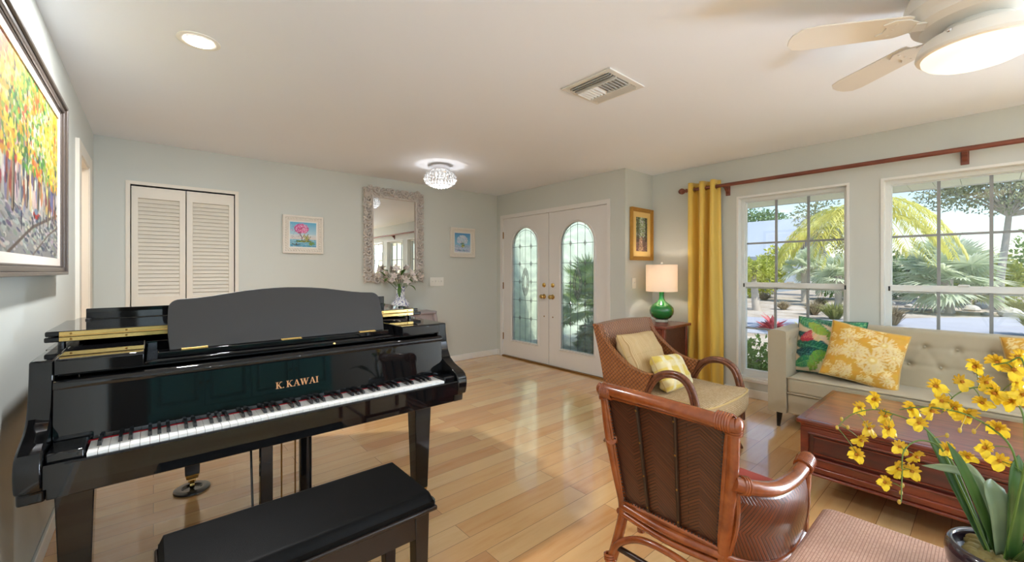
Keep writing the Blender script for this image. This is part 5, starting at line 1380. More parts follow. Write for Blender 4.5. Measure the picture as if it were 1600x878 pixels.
# woven back between thin framing poles
def bpt(u, v, off=0):
    t_ = v; hw = .188+(.235-.188)*t_; z_ = .345+(.772-.345)*t_+.006*sin(PI*u)*t_
    x_ = 1.452-.052*t_ - .012*sin(PI*u)*t_
    return (x_-off, yc+hw*(1-2*u), z_)
m = M().grid(lambda u, v: bpt(u, v), 20, 20, uvf=lambda u, v: ((.42)*u, .43*v))
m.grid(lambda u, v: bpt(u, v, -.009), 20, 20, uvf=lambda u, v: ((.42)*u, .43*v))
obj('cane_back', m, K['chevron'], r, recalc=False)
rim_ = [bpt(0, v/8) for v in range(9)]+[bpt(u/8, 1) for u in range(1, 9)]+[bpt(1, 1-v/8) for v in range(1, 9)]+[bpt(1-u/8, 0) for u in range(1, 8)]
fm = M().tube([(a-.007, b, c) for a, b, c in rim_], .0085, 8, closed=True)
fm.tube([(a-.002, yc+(b-yc)*1.075, .558+(c-.558)*1.045) for a, b, c in rim_], .0085, 8, closed=True)
obj('back_frame', fm, R1, r)
pg = M()
for u_ in (.022, .978):
    for k in range(34): pg.ell(bpt(u_, (k+.5)/34, .009), (.004,.0045,.0032), 6, 4)
for k in range(30): pg.ell(bpt((k+.5)/30, .022, .009), (.004,.0032,.0045), 6, 4)
obj('peg_wrapping', pg, K['batten'], r)
for u_ in (.30, .625):
    obj('batten', M().prism([(0,0),(0,1)], 'x', 0, 1) if False else M().tube([bpt(u_+.01*(v/8-.5), v/8, .005) for v in range(9)], .0075, 8), K['batten'], r)
    tk = M()
    for v in (.06, .35, .65, .94): tk.ell(bpt(u_, v, .012), (.003,.004,.004), 8, 5)
    obj('brass_tack', tk, K['oldbrass'], r)
obj('lower_rail', M().tube(spline([(1.452,yc-.205,.322),(1.440,yc,.314),(1.452,yc+.205,.322)], 6), .0165, 10).tube(spline([(1.450,yc-.205,.292),(1.436,yc,.282),(1.450,yc+.205,.292)], 6), .0125, 10), R1, r)
obj('bent_stretcher', M().tube(spline([(1.424,yc+.235,.105),(1.425,yc+.20,.175),(1.425,yc+.11,.235),(1.425,yc-.0,.250),(1.425,yc-.11,.235),(1.425,yc-.20,.175),(1.424,yc-.235,.105)], 6), .0135, 10).add(lash((1.424,yc+.238,.105), (.1,.2,1), .0225, 3)).add(lash((1.424,yc-.238,.105), (.1,-.2,1), .0225, 3)), R1, r)
obj('straight_stretcher', M().tube([(1.436,yc+.222,.15),(1.436,yc-.222,.15)], .0115, 10), K['batten'], r)
for s_ in (-1, 1):
    Y = lambda d: yc+s_*d
    a1, a2, a3 = (.248,.288,.322) if s_ < 0 else (.222,.232,.272)
    arm = spline([(1.408,Y(a1),.600),(1.46,Y(a2),.582),(1.55,Y(a3),.564),(1.66,Y(.339),.562),(1.745,Y(.346),.574),(1.805,Y(.349),.592)], 6)
    obj('armrest', M().tube(arm, .0245, 12), R1, r)
    obj('lashing', lash((1.782,Y(.348),.585), (1,0,.28), .0265, 6), R1, r); (obj('lashing', lash((1.436,Y((a1+a2)/2),.590), (.8,.55*s_,-.2), .0262, 3), R1, r) if s_ < 0 else None)
    obj('knob_cap', M().ell((1.81,Y(.349),.593), (.02,.027,.027), 12, 8), R1, r)
    obj('front_leg', M().tube(spline([(1.800,Y(.349),.584),(1.797,Y(.343),.45),(1.790,Y(.338),.30),(1.80,Y(.338),.12),(1.815,Y(.338),0)], 5), .0185, 12), R1, r)
    low = spline([(1.455,Y(.205),.322),(1.50,Y(.262 if s_ < 0 else .215),.308),(1.58,Y(.312 if s_ < 0 else .262),.302),(1.69,Y(.335),.310),(1.79,Y(.340),.335)], 6)
    obj('side_rail', M().tube(low, .0145, 10).tube([(a.x-.004, yc+(a.y-yc)*1.045, a.z-.030) for a in low], .0125, 10), R1, r)
    up = [Vector((1.432+(a.x-1.408)*.93, yc+(a.y-yc)*.985, a.z-.028)) for a in arm]
    def sp_(u, v):
        i = u*(len(low)-1); k0 = min(int(i), len(low)-2); f_ = i-k0
        a = low[k0].lerp(low[k0+1], f_); i2 = u*(len(up)-1); k1 = min(int(i2), len(up)-2); b = up[k1].lerp(up[k1+1], i2-k1)
        q = a.lerp(b, v); q.y += s_*.014*sin(PI*v); return q
    obj('cane_side', M().grid(sp_, 18, 14, uvf=lambda u, v: (.26*v, .42*u)), K['chevside'], r, recalc=False, solid=.006)
    obj('side_trim', M().tube([(a.x, a.y, a.z+.002) for a in up], .0085, 8).tube([sp_(.03, v/6) for v in range(7)], .0085, 8).tube([sp_(.97, v/6) for v in range(7)], .0085, 8), R1, r)
seat = M(); so = [(1.475,yc-.20),(1.475,yc+.20),(1.56,yc+.285),(1.70,yc+.315),(1.785,yc+.315),(1.80,yc),(1.785,yc-.315),(1.70,yc-.315),(1.56,yc-.285)]
obj('seat_frame', M().prism(so, 'z', .335, .372), R1, r, bev=.008)
m = M(); so2 = soften(so, 4); n = len(so2)
lay2 = [(.95,.373),(.985,.385),(.985,.462),(.95,.487),(.8,.499),(.4,.505)]
for s2, z_ in lay2:
    for a, b in so2: m.v.append((1.63+(a-1.63)*s2, yc+(b-yc)*s2, z_))
for k_ in range(len(lay2)-1):
    for i in range(n): m.f.append((k_*n+i, k_*n+(i+1) % n, (k_+1)*n+(i+1) % n, (k_+1)*n+i))
m.f.append(tuple((len(lay2)-1)*n+i for i in range(n))); m.f.append(tuple(reversed(range(n))))
obj('seat_cushion', m, K['redseat'], r, sharp=70)

# ------------------------------------------------------------------ cane ottoman
r = thing('cane_ottoman', 'tan woven cane ottoman table holding the yellow orchid', 'ottoman', (1.5, .06, 0))
ox0, ox1, oy0, oy1, oz = 1.20, 1.805, -.30, .388, .452
m = M()
ol = rrect(ox0, ox1, oy0, oy1, .035, 6)
for k_, (e, z_) in enumerate([(.004,oz-.065),(0,oz-.058),(0,oz-.018),(.005,oz-.007),(.016,oz-.0012),(.03,oz)]):
    for a, b in ol:
        x_ = ox0+ox1; cx_, cy_ = (ox0+ox1)/2, (oy0+oy1)/2
        q = (a-math.copysign(e, a-cx_), b-math.copysign(e, b-cy_), z_)
        m.pt(q, uv=((q[0]+q[1], z_) if k_ < 3 else (q[0], q[1])))
n = len(ol)
for k_ in range(5):
    for i in range(n): m.f.append((k_*n+i, k_*n+(i+1) % n, (k_+1)*n+(i+1) % n, (k_+1)*n+i))
m.f.append(tuple(5*n+i for i in range(n))); m.f.append(tuple(reversed(range(n))))
obj('woven_top', m, K['ottoweave'], r, sharp=50)
for a in (ox0+.04, ox1-.04):
    for b in (oy0+.04, oy1-.04): obj('leg', M().tube([(a,b,oz-.066),(a,b,0)], .019, 12), R1, r)
for a in (ox0+.04, ox1-.04): obj('stretcher', M().tube([(a,oy0+.04,.14),(a,oy1-.04,.14)], .012, 10), R1, r)
for b in (oy0+.04, oy1-.04): obj('stretcher', M().tube([(ox0+.04,b,.14),(ox1-.04,b,.14)], .012, 10), R1, r)

# ------------------------------------------------------------------ yellow orchid in a dark pot
ox, oy = 1.612, -.032
r = thing('potted_orchid', 'yellow dancing orchid in a round dark bowl pot on the cane ottoman', 'potted orchid', (ox, oy, oz))
K['potglaze'] = simple('dark_glazed_pot', rgb(46,36,44), .16, .1, 8, coat=.8, coatr=.05)
z = oz
obj('pot', M().lathe([(.06,z+.0005),(.068,z+.003),(.092,z+.03),(.110,z+.07),(.114,z+.10),(.110,z+.122),(.104,z+.128),(.098,z+.127),(.096,z+.118),(.096,z+.095),(.02,z+.09)], (ox,oy,0), 44), K['potglaze'], r, sharp=80)
K['budc'] = simple('yellow_green_bud', rgb(190,160,60), .5, .1)
K['moss'] = simple('sphagnum_moss', rgb(120,106,60), .95, .25, 30, .8, 80)
ms = M()
for i in range(60):
    a, q = random.random()*6.28, .08*random.random()**.5; ms.ell((ox+q*cos(a), oy+q*sin(a), z+.102+.012*random.random()), (.02,.017,.012), 7, 5, Matrix.Rotation(random.random()*3, 3, 'Z'))
obj('moss', ms, K['moss'], r)
K['orchleaf'] = leafmat('orchid_leaf', rgb(40,74,30), rgb(84,118,54), .2, .32, 10)
K['orchpale'] = leafmat('pale_orchid_leaf', rgb(120,140,110), rgb(150,166,128), .2, .4, 10)
LV = [([(1.598,.002,.575),(1.62,.052,.691),(1.639,.088,.776),(1.651,.118,.838)],.030,0),([(1.592,-.014,.575),(1.568,.017,.691),(1.553,.044,.775),(1.551,.072,.84)],.024,0),
 ([(1.608,-.004,.58),(1.614,.018,.724),(1.599,.057,.756),(1.571,.121,.755)],.022,1),([(1.585,-.034,.575),(1.58,-.04,.699),(1.582,-.042,.776),(1.612,-.047,.829)],.036,0),
 ([(1.59,-.019,.58),(1.574,-.014,.687),(1.58,-.006,.729),(1.606,-.002,.754)],.046,1),([(1.62,-.025,.58),(1.66,-.036,.68),(1.701,-.058,.724),(1.751,-.102,.741)],.034,0),
 ([(1.60,-.05,.58),(1.62,-.10,.70),(1.63,-.17,.78),(1.62,-.26,.80)],.034,0),([(1.58,-.04,.58),(1.52,-.07,.66),(1.44,-.10,.70),(1.36,-.14,.69)],.03,0),([(1.61,-.03,.58),(1.66,.0,.66),(1.70,.03,.72),(1.72,.06,.75)],.034,1)]
for pts, w_, pale in LV:
    c_ = spline(pts, 6); N_ = len(c_)-1
    def lf(u, v):
        i = min(int(v*N_), N_-1); q = c_[i].lerp(c_[i+1], v*N_-i); d = (c_[min(i+1,N_)]-c_[max(i-1,0)]).normalized()
        s_ = d.cross(Vector((-.75,-.5,.35))).normalized(); wd = w_*(.45+.55*sin(PI*min(1, v*.8+.12)))*min(1, (1-v)*5+.02)
        nn = s_.cross(d); return q + s_*wd*(u-.5) + nn*abs(u-.5)*wd*.35
    obj('leaf', M().grid(lf, 4, 22), K['orchpale' if pale else 'orchleaf'], r, sharp=180, recalc=False, solid=.0012, label='pale grey green leaf' if pale else None)
SP = [[(1.59,.001,.575),(1.597,.045,.702),(1.61,.086,.802),(1.613,.124,.851),(1.627,.178,.864),(1.631,.228,.866),(1.618,.278,.84),(1.598,.309,.797)],
 [(1.592,-.014,.575),(1.586,-.051,.76),(1.592,-.056,.869),(1.617,-.051,.939),(1.626,-.02,.975),(1.607,.023,.98),(1.595,.06,.953),(1.584,.083,.904)],
 [(1.586,-.051,.76),(1.598,-.035,.845),(1.59,-.002,.888),(1.574,.039,.913),(1.578,.075,.916),(1.571,.121,.913),(1.566,.164,.896)],
 [(1.59,.001,.575),(1.62,.052,.734),(1.625,.087,.798),(1.608,.128,.81),(1.576,.156,.78),(1.558,.158,.714),(1.543,.158,.651)],
 [(1.58,-.024,.575),(1.533,-.058,.87),(1.515,-.056,1.022),(1.522,-.048,1.078),(1.529,-.029,1.065),(1.534,-.006,1.054)]]
allp = []
for s_ in SP:
    c_ = spline(s_, 8); allp += c_[8:]
    obj('flower_spike', M().tube(c_, [.0028-.0016*i/len(c_) for i in range(len(c_))], 6), K['stemg'], r)
# one dancing-lady flower: wide two-lobed lip, small crinkled petals, brown-red crest
fm = M(); Y1, Y2, BR = (lin(238),lin(206),lin(54)), (lin(226),lin(184),lin(46)), (lin(196),lin(128),lin(30))
def lobe(w_, l, a, c, ruff=.10, off=0, cup=.1):
    g = M()
    def fn(u, v):
        s_ = (u-.5)*2; wd = w_*sin(PI*min(1, .12+v*.80))**.7*.5
        return (s_*wd, -.004*sin(9*u+5*v)*v-off-cup*l*v*v, -l*v)
    g.grid(fn, 5, 5, colf=lambda u, v: c if v > .05 else BR)
    return g.xf(Matrix.Rotation(a, 4, 'Y'))
for a in (-.62, .62): fm.add(lobe(.021, .025, a, Y1, cup=-.15))
for a in (2.0, -2.0, PI, 2.55, -2.55): fm.add(lobe(.0085, .0185, a, Y2, cup=.3))
fm.ell((0,-.004,-.001), (.0042,.005,.004), 6, 4)
for i in range(len(fm.v)): fm.col.setdefault(i, BR)
t = NT('orchid_petal'); a_ = t.new('ShaderNodeVertexColor'); a_.layer_name = 'Col'; t.color(a_.outputs[0]).set(rough=.5)
tr = t.new('ShaderNodeBsdfTranslucent'); t.link(a_.outputs[0], tr.inputs[0]); mx = t.new('ShaderNodeMixShader'); mx.inputs[0].default_value = .3
t.link(t.b.outputs[0], mx.inputs[1]); t.link(tr.outputs[0], mx.inputs[2]); t.link(mx.outputs[0], t.n['Material Output'].inputs[0]); K['orchid'] = t.m
ofm = fm.mesh('flower', sharp=180, recalc=False); ofm.materials.append(K['orchid'])
FL = [(1.638,.261,.856),(1.634,.225,.891),(1.63,.202,.848),(1.611,.192,.818),(1.628,.257,.761),(1.606,.262,.723),(1.632,.24,.8),(1.581,.165,.783),(1.601,.134,.761),(1.564,.167,.727),(1.579,.14,.725),(1.551,.191,.683),(1.578,.141,.896),(1.58,.126,.861),(1.584,.083,.93),(1.595,.06,.916),(1.579,.048,.989),(1.611,.007,.991),(1.615,-.01,.965),(1.591,.037,.903),(1.613,-.035,.952),(1.589,-.014,.885),(1.609,.074,.798),(1.576,.037,.801),(1.582,.006,.83),(1.593,-.017,.802),(1.533,-.045,1.073),(1.54,-.037,1.041),(1.541,-.012,1.057),(1.588,-.052,.977),(1.574,.092,.969),(1.592,.023,1.032),(1.578,-.044,1.008),(1.605,.012,.939),(1.577,.103,.901)]
rs = random.Random(4)
for i, q in enumerate(FL):
    q = Vector(q)
    base = min(allp, key=lambda s_: (s_-q).length)
    a = math.atan2(-q.y, -q.x)+PI/2 + rs.uniform(-1.0, 1.0)   # roughly towards the room
    part('flower', ofm, r, q+Vector((0,0,.006))-Vector((ox,oy,oz)), (rs.uniform(-.7,.4), rs.uniform(-.8,.8), a), [rs.uniform(.95,1.25)]*3)
    obj('pedicel', M().tube(bez(base, base.lerp(q, .5)+Vector((0,0,.012)), q+Vector((0,0,.006)), n=5), .0011, 5), K['stemg'], r)
for q in [(1.557,.16,.67),(1.553,.163,.645),(1.559,.157,.691),(1.598,.309,.797),(1.609,.3,.823),(1.561,.05,.873),(1.574,.026,.874),(1.595,.074,.844),(1.611,.285,.801)]:
    q = Vector(q); base = min(allp, key=lambda s_: (s_-q).length)
    obj('bud', M().tube([base, q], .001, 5).ell(q, (.0045,.0045,.007), 6, 5), K['budc'], r)

# ------------------------------------------------------------------ teal sideboard behind the camera (seen mirrored in the fallboard)
r = thing('sideboard', 'teal painted sideboard with panelled doors against the wall behind the camera', 'sideboard', (.87, YR+.24, 0))
sx0, sx1, sy0, sy1 = -.05, 2.0, YR+.012, YR+.46
obj('top', M().box(sx0-.025, sx1+.025, sy0, sy1+.025, .93, .96), K['teal'], r, bev=.006)
obj('body', M().box(sx0, sx1, sy0, sy1, .24, .929), K['tealdark'], r, bev=.003)
for k in range(4):
    a = sx0+.03+k*.5; b = a+.49
    d_ = obj('door', M().holed(rect(a, b, .33, .90), [rect(a+.06, b-.06, .40, .84)], 'y', sy1+.001, sy1+.022), K['teal'], r, bev=.004, smooth=False)
    obj('door_panel', M().box(a+.085, b-.085, sy1+.001, sy1+.014, .425, .815), K['teal'], d_, bev=.006)
    obj('door_knob', M().lathe([(.004,0),(.008,.01),(.016,.02),(.010,.03),(.002,.031)], (b-.03 if k % 2 == 0 else a+.03, sy1+.022, .62), 14, 'y'), K['oldbrass'], d_)
sc2 = [(sx0,.325)]+[(sx0+(sx1-sx0)*i/48, .255+.028*abs(sin(PI*4*i/48))-.02*abs(cos(PI*4*i/48))) for i in range(49)]+[(sx1,.325)]
obj('scalloped_apron', M().prism(sc2, 'y', sy1+.001, sy1+.020), K['teal'], r, smooth=False)
for a in (sx0+.05, sx1-.05):
    for b in (sy0+.06, sy1-.045): obj('leg', M().lathe([(.016,0),(.022,.02),(.018,.05),(.030,.14),(.036,.20),(.030,.2395),(.01,.2395)], (a,b,0), 16), K['teal'], r)
# ------------------------------------------------------------------ outside: ground, eave, house wing
K['sand'] = simple('shade_greyed_sand', rgb(170,172,182), .95, .12, 1.2, .3, 12)  # tree shade over the drive is put into this greyed colour
t = NT('dry_mulch_ground'); n = t.noise(t.obj(), .9, 6, .7); n2 = t.noise(t.obj(), 5, 6, .7)
t.color(t.mix(t.math('MULTIPLY', n2, .9), t.ramp(n, [(.3, rgb(178,162,144)), (.45, rgb(206,194,178)), (.58, rgb(226,218,208))]), rgb(120,104,88))).set(rough=.95); t.bump(n2, .5, .05); K['mulch'] = t.m
K['soffitm'] = simple('pale_green_soffit', rgb(240,244,222), .6, .02)
K['stucco'] = simple('pale_stucco', rgb(238,246,230), .8, .03, 6, .2, 60)
K['roofm'] = simple('white_metal_roof', rgb(160,170,184), .6, .02)
K['greyblue'] = simple('grey_blue_wall', rgb(150,160,172), .8, .03)
GZ = -.15
struct('ground', M().box(-60, 90, -70, 90, GZ-.2, GZ), K['mulch'], 'dry mulched garden ground outside the windows', 'ground', smooth=False)
pth = [(p_.x, p_.y) for p_ in spline([(9.4,9.0,0),(10.2,5.2,0),(10.6,3.0,0),(12.2,.6,0),(13.4,-2.5,0),(13.0,-9,0)], 6)] + [(p_.x, p_.y) for p_ in spline([(24,-9,0),(22,-2.5,0),(18.6,.6,0),(14.8,3.2,0),(13.8,5.4,0),(13.0,9,0)], 6)]
struct('path', M().prism(pth, 'z', GZ, GZ+.015), K['sand'], 'pale sandy drive curving past the windows', 'path', smooth=False)
m = M()
y_ = -3.4
while y_ < 2.75:
    m.box(XW+.165, 5.72, y_, y_+.166, 2.082, 2.094); y_ += .170
m.box(XW+.16, 5.74, -3.4, 2.8, 2.096, 2.16)
struct('roof_eave', m, K['soffitm'], 'pale green boarded eave above the windows', 'eave', smooth=False)
struct('roof_fascia', M().box(5.73, 5.76, -3.4, 2.8, 2.078, 2.25), K['trim'], 'white fascia at the edge of the eave', 'fascia', smooth=False)
struct('roof', M().box(-6.5, 5.72, -9.5, 2.8, 2.56, 2.66).box(-3.2, 4.18, 2.8, 6.6, 2.56, 2.66), K['roofm'], 'flat roof over the house, extended behind it to shield the sun', 'roof', smooth=False)  # overhang behind and to the left is added to block the sun
struct('wall_porch', M().box(XD+.14, 8.6, 5.62, 5.75, GZ, 2.55), K['stucco'], 'pale stucco wall beside the porch outside the entry doors', 'wall', smooth=False)
struct('path_porch', M().box(XD+.14, 6.4, 2.83, 5.62, GZ, -.012), K['sand'], 'pale porch slab outside the entry doors', 'porch', smooth=False)

# ------------------------------------------------------------------ plants
LM = {  # leaf colours are lightened to carry the garden haze
 'olive': leafmat('olive_leaf', rgb(138,146,112), rgb(180,184,146), .35, .5, .8),
 'dark': leafmat('dark_green_leaf', rgb(92,122,78), rgb(136,162,104), .3, .45, .9),
 'lime': leafmat('yellow_green_leaf', rgb(168,178,70), rgb(214,214,110), .45, .5, .8),
 'mid': leafmat('mid_green_leaf', rgb(122,152,86), rgb(170,190,114), .4, .5, .9),
 'silver': leafmat('silver_palm_leaf', rgb(206,216,190), rgb(232,236,212), .5, .5, .8),
 'feather': leafmat('golden_palm_leaf', rgb(188,190,84), rgb(228,222,130), .5, .45, .8),
 'dry': leafmat('dry_grass_blade', rgb(150,136,112), rgb(186,172,140), .3, .8, 2),
 'tuft': leafmat('green_grass_blade', rgb(140,146,84), rgb(178,176,110), .35, .7, 2),
 'pink': leafmat('pink_ti_leaf', rgb(206,96,110), rgb(226,140,140), .35, .45, 4),
}
K['bark'] = simple('pale_grey_bark', rgb(186,176,164), .9, .15, 6, .5, 30)
K['rock'] = simple('pale_limestone', rgb(186,182,176), .95, .12, 3, .6, 12)
R_ = random.Random(21)
def rv():
    while True:
        v = Vector((R_.uniform(-1,1), R_.uniform(-1,1), R_.uniform(-1,1)))
        if .01 < v.length < 1: return v.normalized()
def leaf(m, p, d, n_, l, w_):
    s_ = d.cross(n_); s_ = s_.normalized() if s_.length > 1e-4 else d.orthogonal().normalized()
    b = len(m.v); up = s_.cross(d)*.12*l
    m.v += [tuple(p), tuple(p+d*l*.5+s_*w_*.5+up), tuple(p+d*l), tuple(p+d*l*.5-s_*w_*.5+up)]; m.f.append((b,b+1,b+2,b+3))
def cloud(m, blobs, n, l, w_, shell=.45):
    tot = sum(b[3]*b[4] for b in blobs)
    for (x, y, z, rx_, rz_) in blobs:
        for _ in range(int(n*rx_*rz_/tot)):
            d = rv(); q = R_.random()**shell
            p = Vector((x+d.x*rx_*q, y+d.y*rx_*q, z+d.z*rz_*q)); dd = (d*.7+rv()).normalized(); leaf(m, p, dd, rv(), l*R_.uniform(.6,1.2), w_*R_.uniform(.7,1.2))
    return m
def bush(name, label, blobs, n, l, w_, mat, cat='bush', group=None, stems=True):
    x, y = blobs[0][0], blobs[0][1]
    r = thing(name, label, cat, (x, y, GZ), group)
    obj('foliage', cloud(M(), blobs, n, l, w_), LM[mat], r, smooth=False, recalc=False)
    if stems:
        m = M()
        for b in blobs:
            for k in range(3): m.tube([(x+R_.uniform(-.15,.15), y+R_.uniform(-.15,.15), GZ-.02), ((x+b[0])/2, (y+b[1])/2, max(GZ+.1, b[2]*.5)), (b[0]+R_.uniform(-.3,.3)*b[3], b[1]+R_.uniform(-.3,.3)*b[3], b[2]+.3*b[4])], [.03,.02,.008], 5)
        obj('stems', m, K['bark'], r)
    return r
def tree(name, label, base, trunk, blobs, n, l, w_, mat, tr=.16, group=None, branches=10):
    r = thing(name, label, 'tree', (base[0], base[1], GZ), group)
    pts = spline([(base[0], base[1], GZ-.05)]+trunk, 6)
    obj('trunk', M().tube(pts, [tr*(1.12-.45*i/len(pts)) for i in range(len(pts))], 10), K['bark'], r)
    m = M(); top_ = Vector(trunk[-1])
    for b in blobs:
        for k in range(max(1, branches//len(blobs))):
            e = Vector((b[0]+R_.uniform(-.6,.6)*b[3], b[1]+R_.uniform(-.6,.6)*b[3], b[2]+R_.uniform(-.4,.6)*b[4])); mid_ = top_.lerp(e, .5)+Vector((0,0,.15*b[4]))
            m.tube(bez(top_, mid_, e, n=6), [tr*.45*(1-.8*i/6) for i in range(7)], 5)
    obj('branches', m, K['bark'], r)
    obj('crown', cloud(M(), blobs, n, l, w_, .6), LM[mat], r, smooth=False, recalc=False)
    return r
def feather_palm(name, label, x, y, zc, L_, nf, mat, seed, droop=1.0, trunk=.09, leaflets=34, group=None, ll_=.42):
    global R_
    R_ = random.Random(seed); r = thing(name, label, 'palm', (x, y, GZ), group)
    m = M()
    for k in range(3):
        a = k*2.1; m.tube(spline([(x+.18*cos(a), y+.18*sin(a), GZ-.03),(x+.10*cos(a), y+.10*sin(a), zc*.5),(x+.05*cos(a), y+.05*sin(a), zc)], 5), trunk*.6, 8)
    obj('trunk', m, K['bark'], r)
    g = M(); st = M()
    for k in range(nf):
        a = 2*PI*k/nf+R_.uniform(-.25,.25); el = R_.uniform(.25,1.25); l = L_*R_.uniform(.8,1.1)
        h_ = Vector((cos(a), sin(a), 0)); p0 = Vector((x, y, zc))
        c_ = bez(p0, p0+h_*l*.35*cos(el)+Vector((0,0,l*.62*sin(el)+.1)), p0+h_*l*.85+Vector((0,0,l*(.34*sin(el)-.35*droop))), p0+h_*l*.98+Vector((0,0,l*(.1*sin(el)-.75*droop))), 18)
        st.tube(c_, [.014*(1-.8*i/18) for i in range(19)], 5)
        for i in range(leaflets):
            t_ = .16+.82*i/leaflets; f_ = t_*18; j = min(int(f_), 17); p = c_[j].lerp(c_[j+1], f_-j); d = (c_[j+1]-c_[j]).normalized(); s_ = d.cross(Vector((0,0,1))).normalized()
            for sg in (1, -1):
                dd = (s_*sg*.8+d*.55+Vector((0,0,R_.uniform(-.75,-.15)))).normalized(); leaf(g, p, dd, Vector((0,0,1)), ll_*sin(PI*(.2+.7*t_))*R_.uniform(.8,1.1), .026)
    obj('fronds', g, LM[mat], r, smooth=False, recalc=False); obj('frond_stems', st, LM[mat], r)
    return r
def fan_palm(name, label, x, y, zc, rad, nf, mat, seed, trunk=.16, pet=1.0, group=None):
    global R_
    R_ = random.Random(seed); r = thing(name, label, 'palm', (x, y, GZ), group)
    obj('trunk', M().tube(spline([(x,y,GZ-.05),(x+.05,y,(zc+GZ)/2),(x,y,zc)], 5), trunk, 10), K['bark'], r)
    g = M(); st = M()
    for k in range(nf):
        a = 2.4*k; el = math.radians(-35+118*((k+.5)/nf)); h_ = Vector((cos(a)*cos(el), sin(a)*cos(el), sin(el)))
        p0 = Vector((x, y, zc)); c_ = p0+h_*pet*R_.uniform(.75,1.1)+Vector((0,0,-.1)); st.tube(bez(p0, p0+h_*pet*.5+Vector((0,0,.12)), c_, n=5), [.03,.026,.022,.02,.016,.012], 5)
        s_ = h_.cross(Vector((0,0,1))).normalized(); u_ = s_.cross(h_).normalized(); tw = R_.uniform(-.5,.5); nse = 40
        for i in range(nse):
            th = -2.3+4.6*i/(nse-1); dirn = (h_*cos(th)+(s_*cos(tw)+u_*sin(tw))*sin(th)+u_*R_.uniform(-.10,.10)+Vector((0,0,-.10))).normalized()
            l = rad*(.78+.22*cos(th*.8))*R_.uniform(.9,1.05); wd = rad*.052
            sd = dirn.cross(u_).normalized(); b = len(g.v); mid_ = c_+dirn*l*.55
            g.v += [tuple(c_), tuple(mid_+sd*wd), tuple(c_+dirn*l+Vector((0,0,-.12*l))), tuple(mid_-sd*wd)]; g.f.append((b,b+1,b+2,b+3))
    obj('fans', g, LM[mat], r, smooth=False, recalc=False); obj('leaf_stalks', st, LM[mat], r)
    return r
def tuft(label, x, y, hgt, spread, n, mat, group=None, name='grass_tuft'):
    r = M()
    for k in range(n):
        a = R_.uniform(0, 6.28); q = spread*R_.uniform(.2,1); b = Vector((x+.12*spread*cos(a)*R_.random(), y+.12*spread*sin(a)*R_.random(), GZ-.02)); e = Vector((x+q*cos(a), y+q*sin(a), GZ+hgt*R_.uniform(.45,1)*(1-.35*(q/spread)**2)))
        m_ = b.lerp(e, .5)+Vector((0,0,hgt*.22)); s_ = Vector((-sin(a), cos(a), 0))*.014; i = len(r.v)
        r.v += [tuple(b-s_), tuple(b+s_), tuple(m_+s_*.8), tuple(m_-s_*.8), tuple(e)]; r.f += [(i,i+1,i+2,i+3),(i+3,i+2,i+4)]
    tag(obj(name, r, LM[mat], None, smooth=False, recalc=False), label, 'grass tuft', group)

feather_palm('golden_palm', 'golden green feather palm growing just outside between the two nearer windows', 11.5, 1.78, 2.40, 1.6, 18, 'feather', 3, .9, leaflets=56)
fan_palm('silver_fan_palm', 'large silvery fan palm seen through the middle window', 20.3, .95, 1.05, .95, 34, 'silver', 5, pet=.85)
fan_palm('silver_fan_palm', 'smaller silvery fan palm on a slim pale trunk in the middle of the first window', 22.3, 5.5, 1.55, .72, 16, 'silver', 8, .13, .55)
fan_palm('silver_fan_palm', 'small silvery fan palm low at the right side of the first window', 20.6, 3.95, 1.1, .75, 16, 'silver', 9, .12, .5)
tree('shade_tree', 'large sparse grey green tree with a leaning pale trunk seen through the middle window', (23.4, -.24), [(23.45,-.26,1.0),(23.6,-.38,2.3),(23.65,-.46,3.3)],
     [(23.2,-.2,4.7,1.6,1.4),(23.7,-1.8,4.9,1.7,1.6),(23.4,1.0,4.45,1.2,.85),(23.9,-1.0,5.9,2.0,1.4),(23.3,-3.0,3.7,1.6,1.2)], 15500, .155, .068, 'olive', .12, branches=25)
bush('yellow_bush', 'bright yellow green bush left of the leaning tree trunk in the middle window', [(25.6,.35,1.2,1.1,.9),(25.8,-.3,.8,.9,.8)], 1800, .26, .12, 'lime')
bush('green_hedge', 'dense mid green shrub behind the leaning tree trunk at the right edge', [(27.6,-1.9,1.6,1.6,1.7),(27.8,-3.6,1.7,1.7,1.9)], 3800, .24, .12, 'mid')
bush('dark_hedge', 'dark green shrub far behind the large silvery fan palm', [(28.6,3.0,1.0,1.6,1.2),(29.0,1.4,1.2,1.5,1.4)], 2600, .28, .14, 'dark')
bush('yellow_bush', 'yellow green bush below the white roof in the first window', [(24.2,8.1,.85,1.2,.85),(24.8,9.2,.7,1.0,.7),(24.6,7.3,1.7,.8,.9)], 2600, .25, .12, 'lime')
bush('green_bush', 'light green bush between the two small silvery fan palms', [(25.4,4.9,1.0,1.1,1.0),(26.2,4.2,1.2,1.0,.9)], 2400, .25, .12, 'mid')
tree('slim_tree', 'slim pale trunk with a low light green crown at the left of the first window', (16.6, 5.55), [(16.55,5.6,.5),(16.5,5.6,.95)], [(16.5,5.6,1.35,.75,.40)], 900, .18, .08, 'lime', .13, branches=5)
tree('far_tree', 'sparse dark tree standing behind the white roofed house', (44, 14.6), [(44,14.6,2.5),(44,14.6,4.4)], [(44,15.2,6.2,2.0,1.2),(43.5,13.4,5.9,1.6,1.0)], 1500, .36, .16, 'dark', .2)
tree('far_tree', 'sparse feathery tree beyond the garden right of the white roof', (28.5, 6.33), [(28.5,6.33,2.0),(28.5,6.33,3.2)], [(28.5,6.5,4.5,1.2,1.0),(28.5,5.7,3.7,1.2,.9),(28.2,5.3,3.0,1.1,.8)], 1600, .24, .10, 'olive', .15)
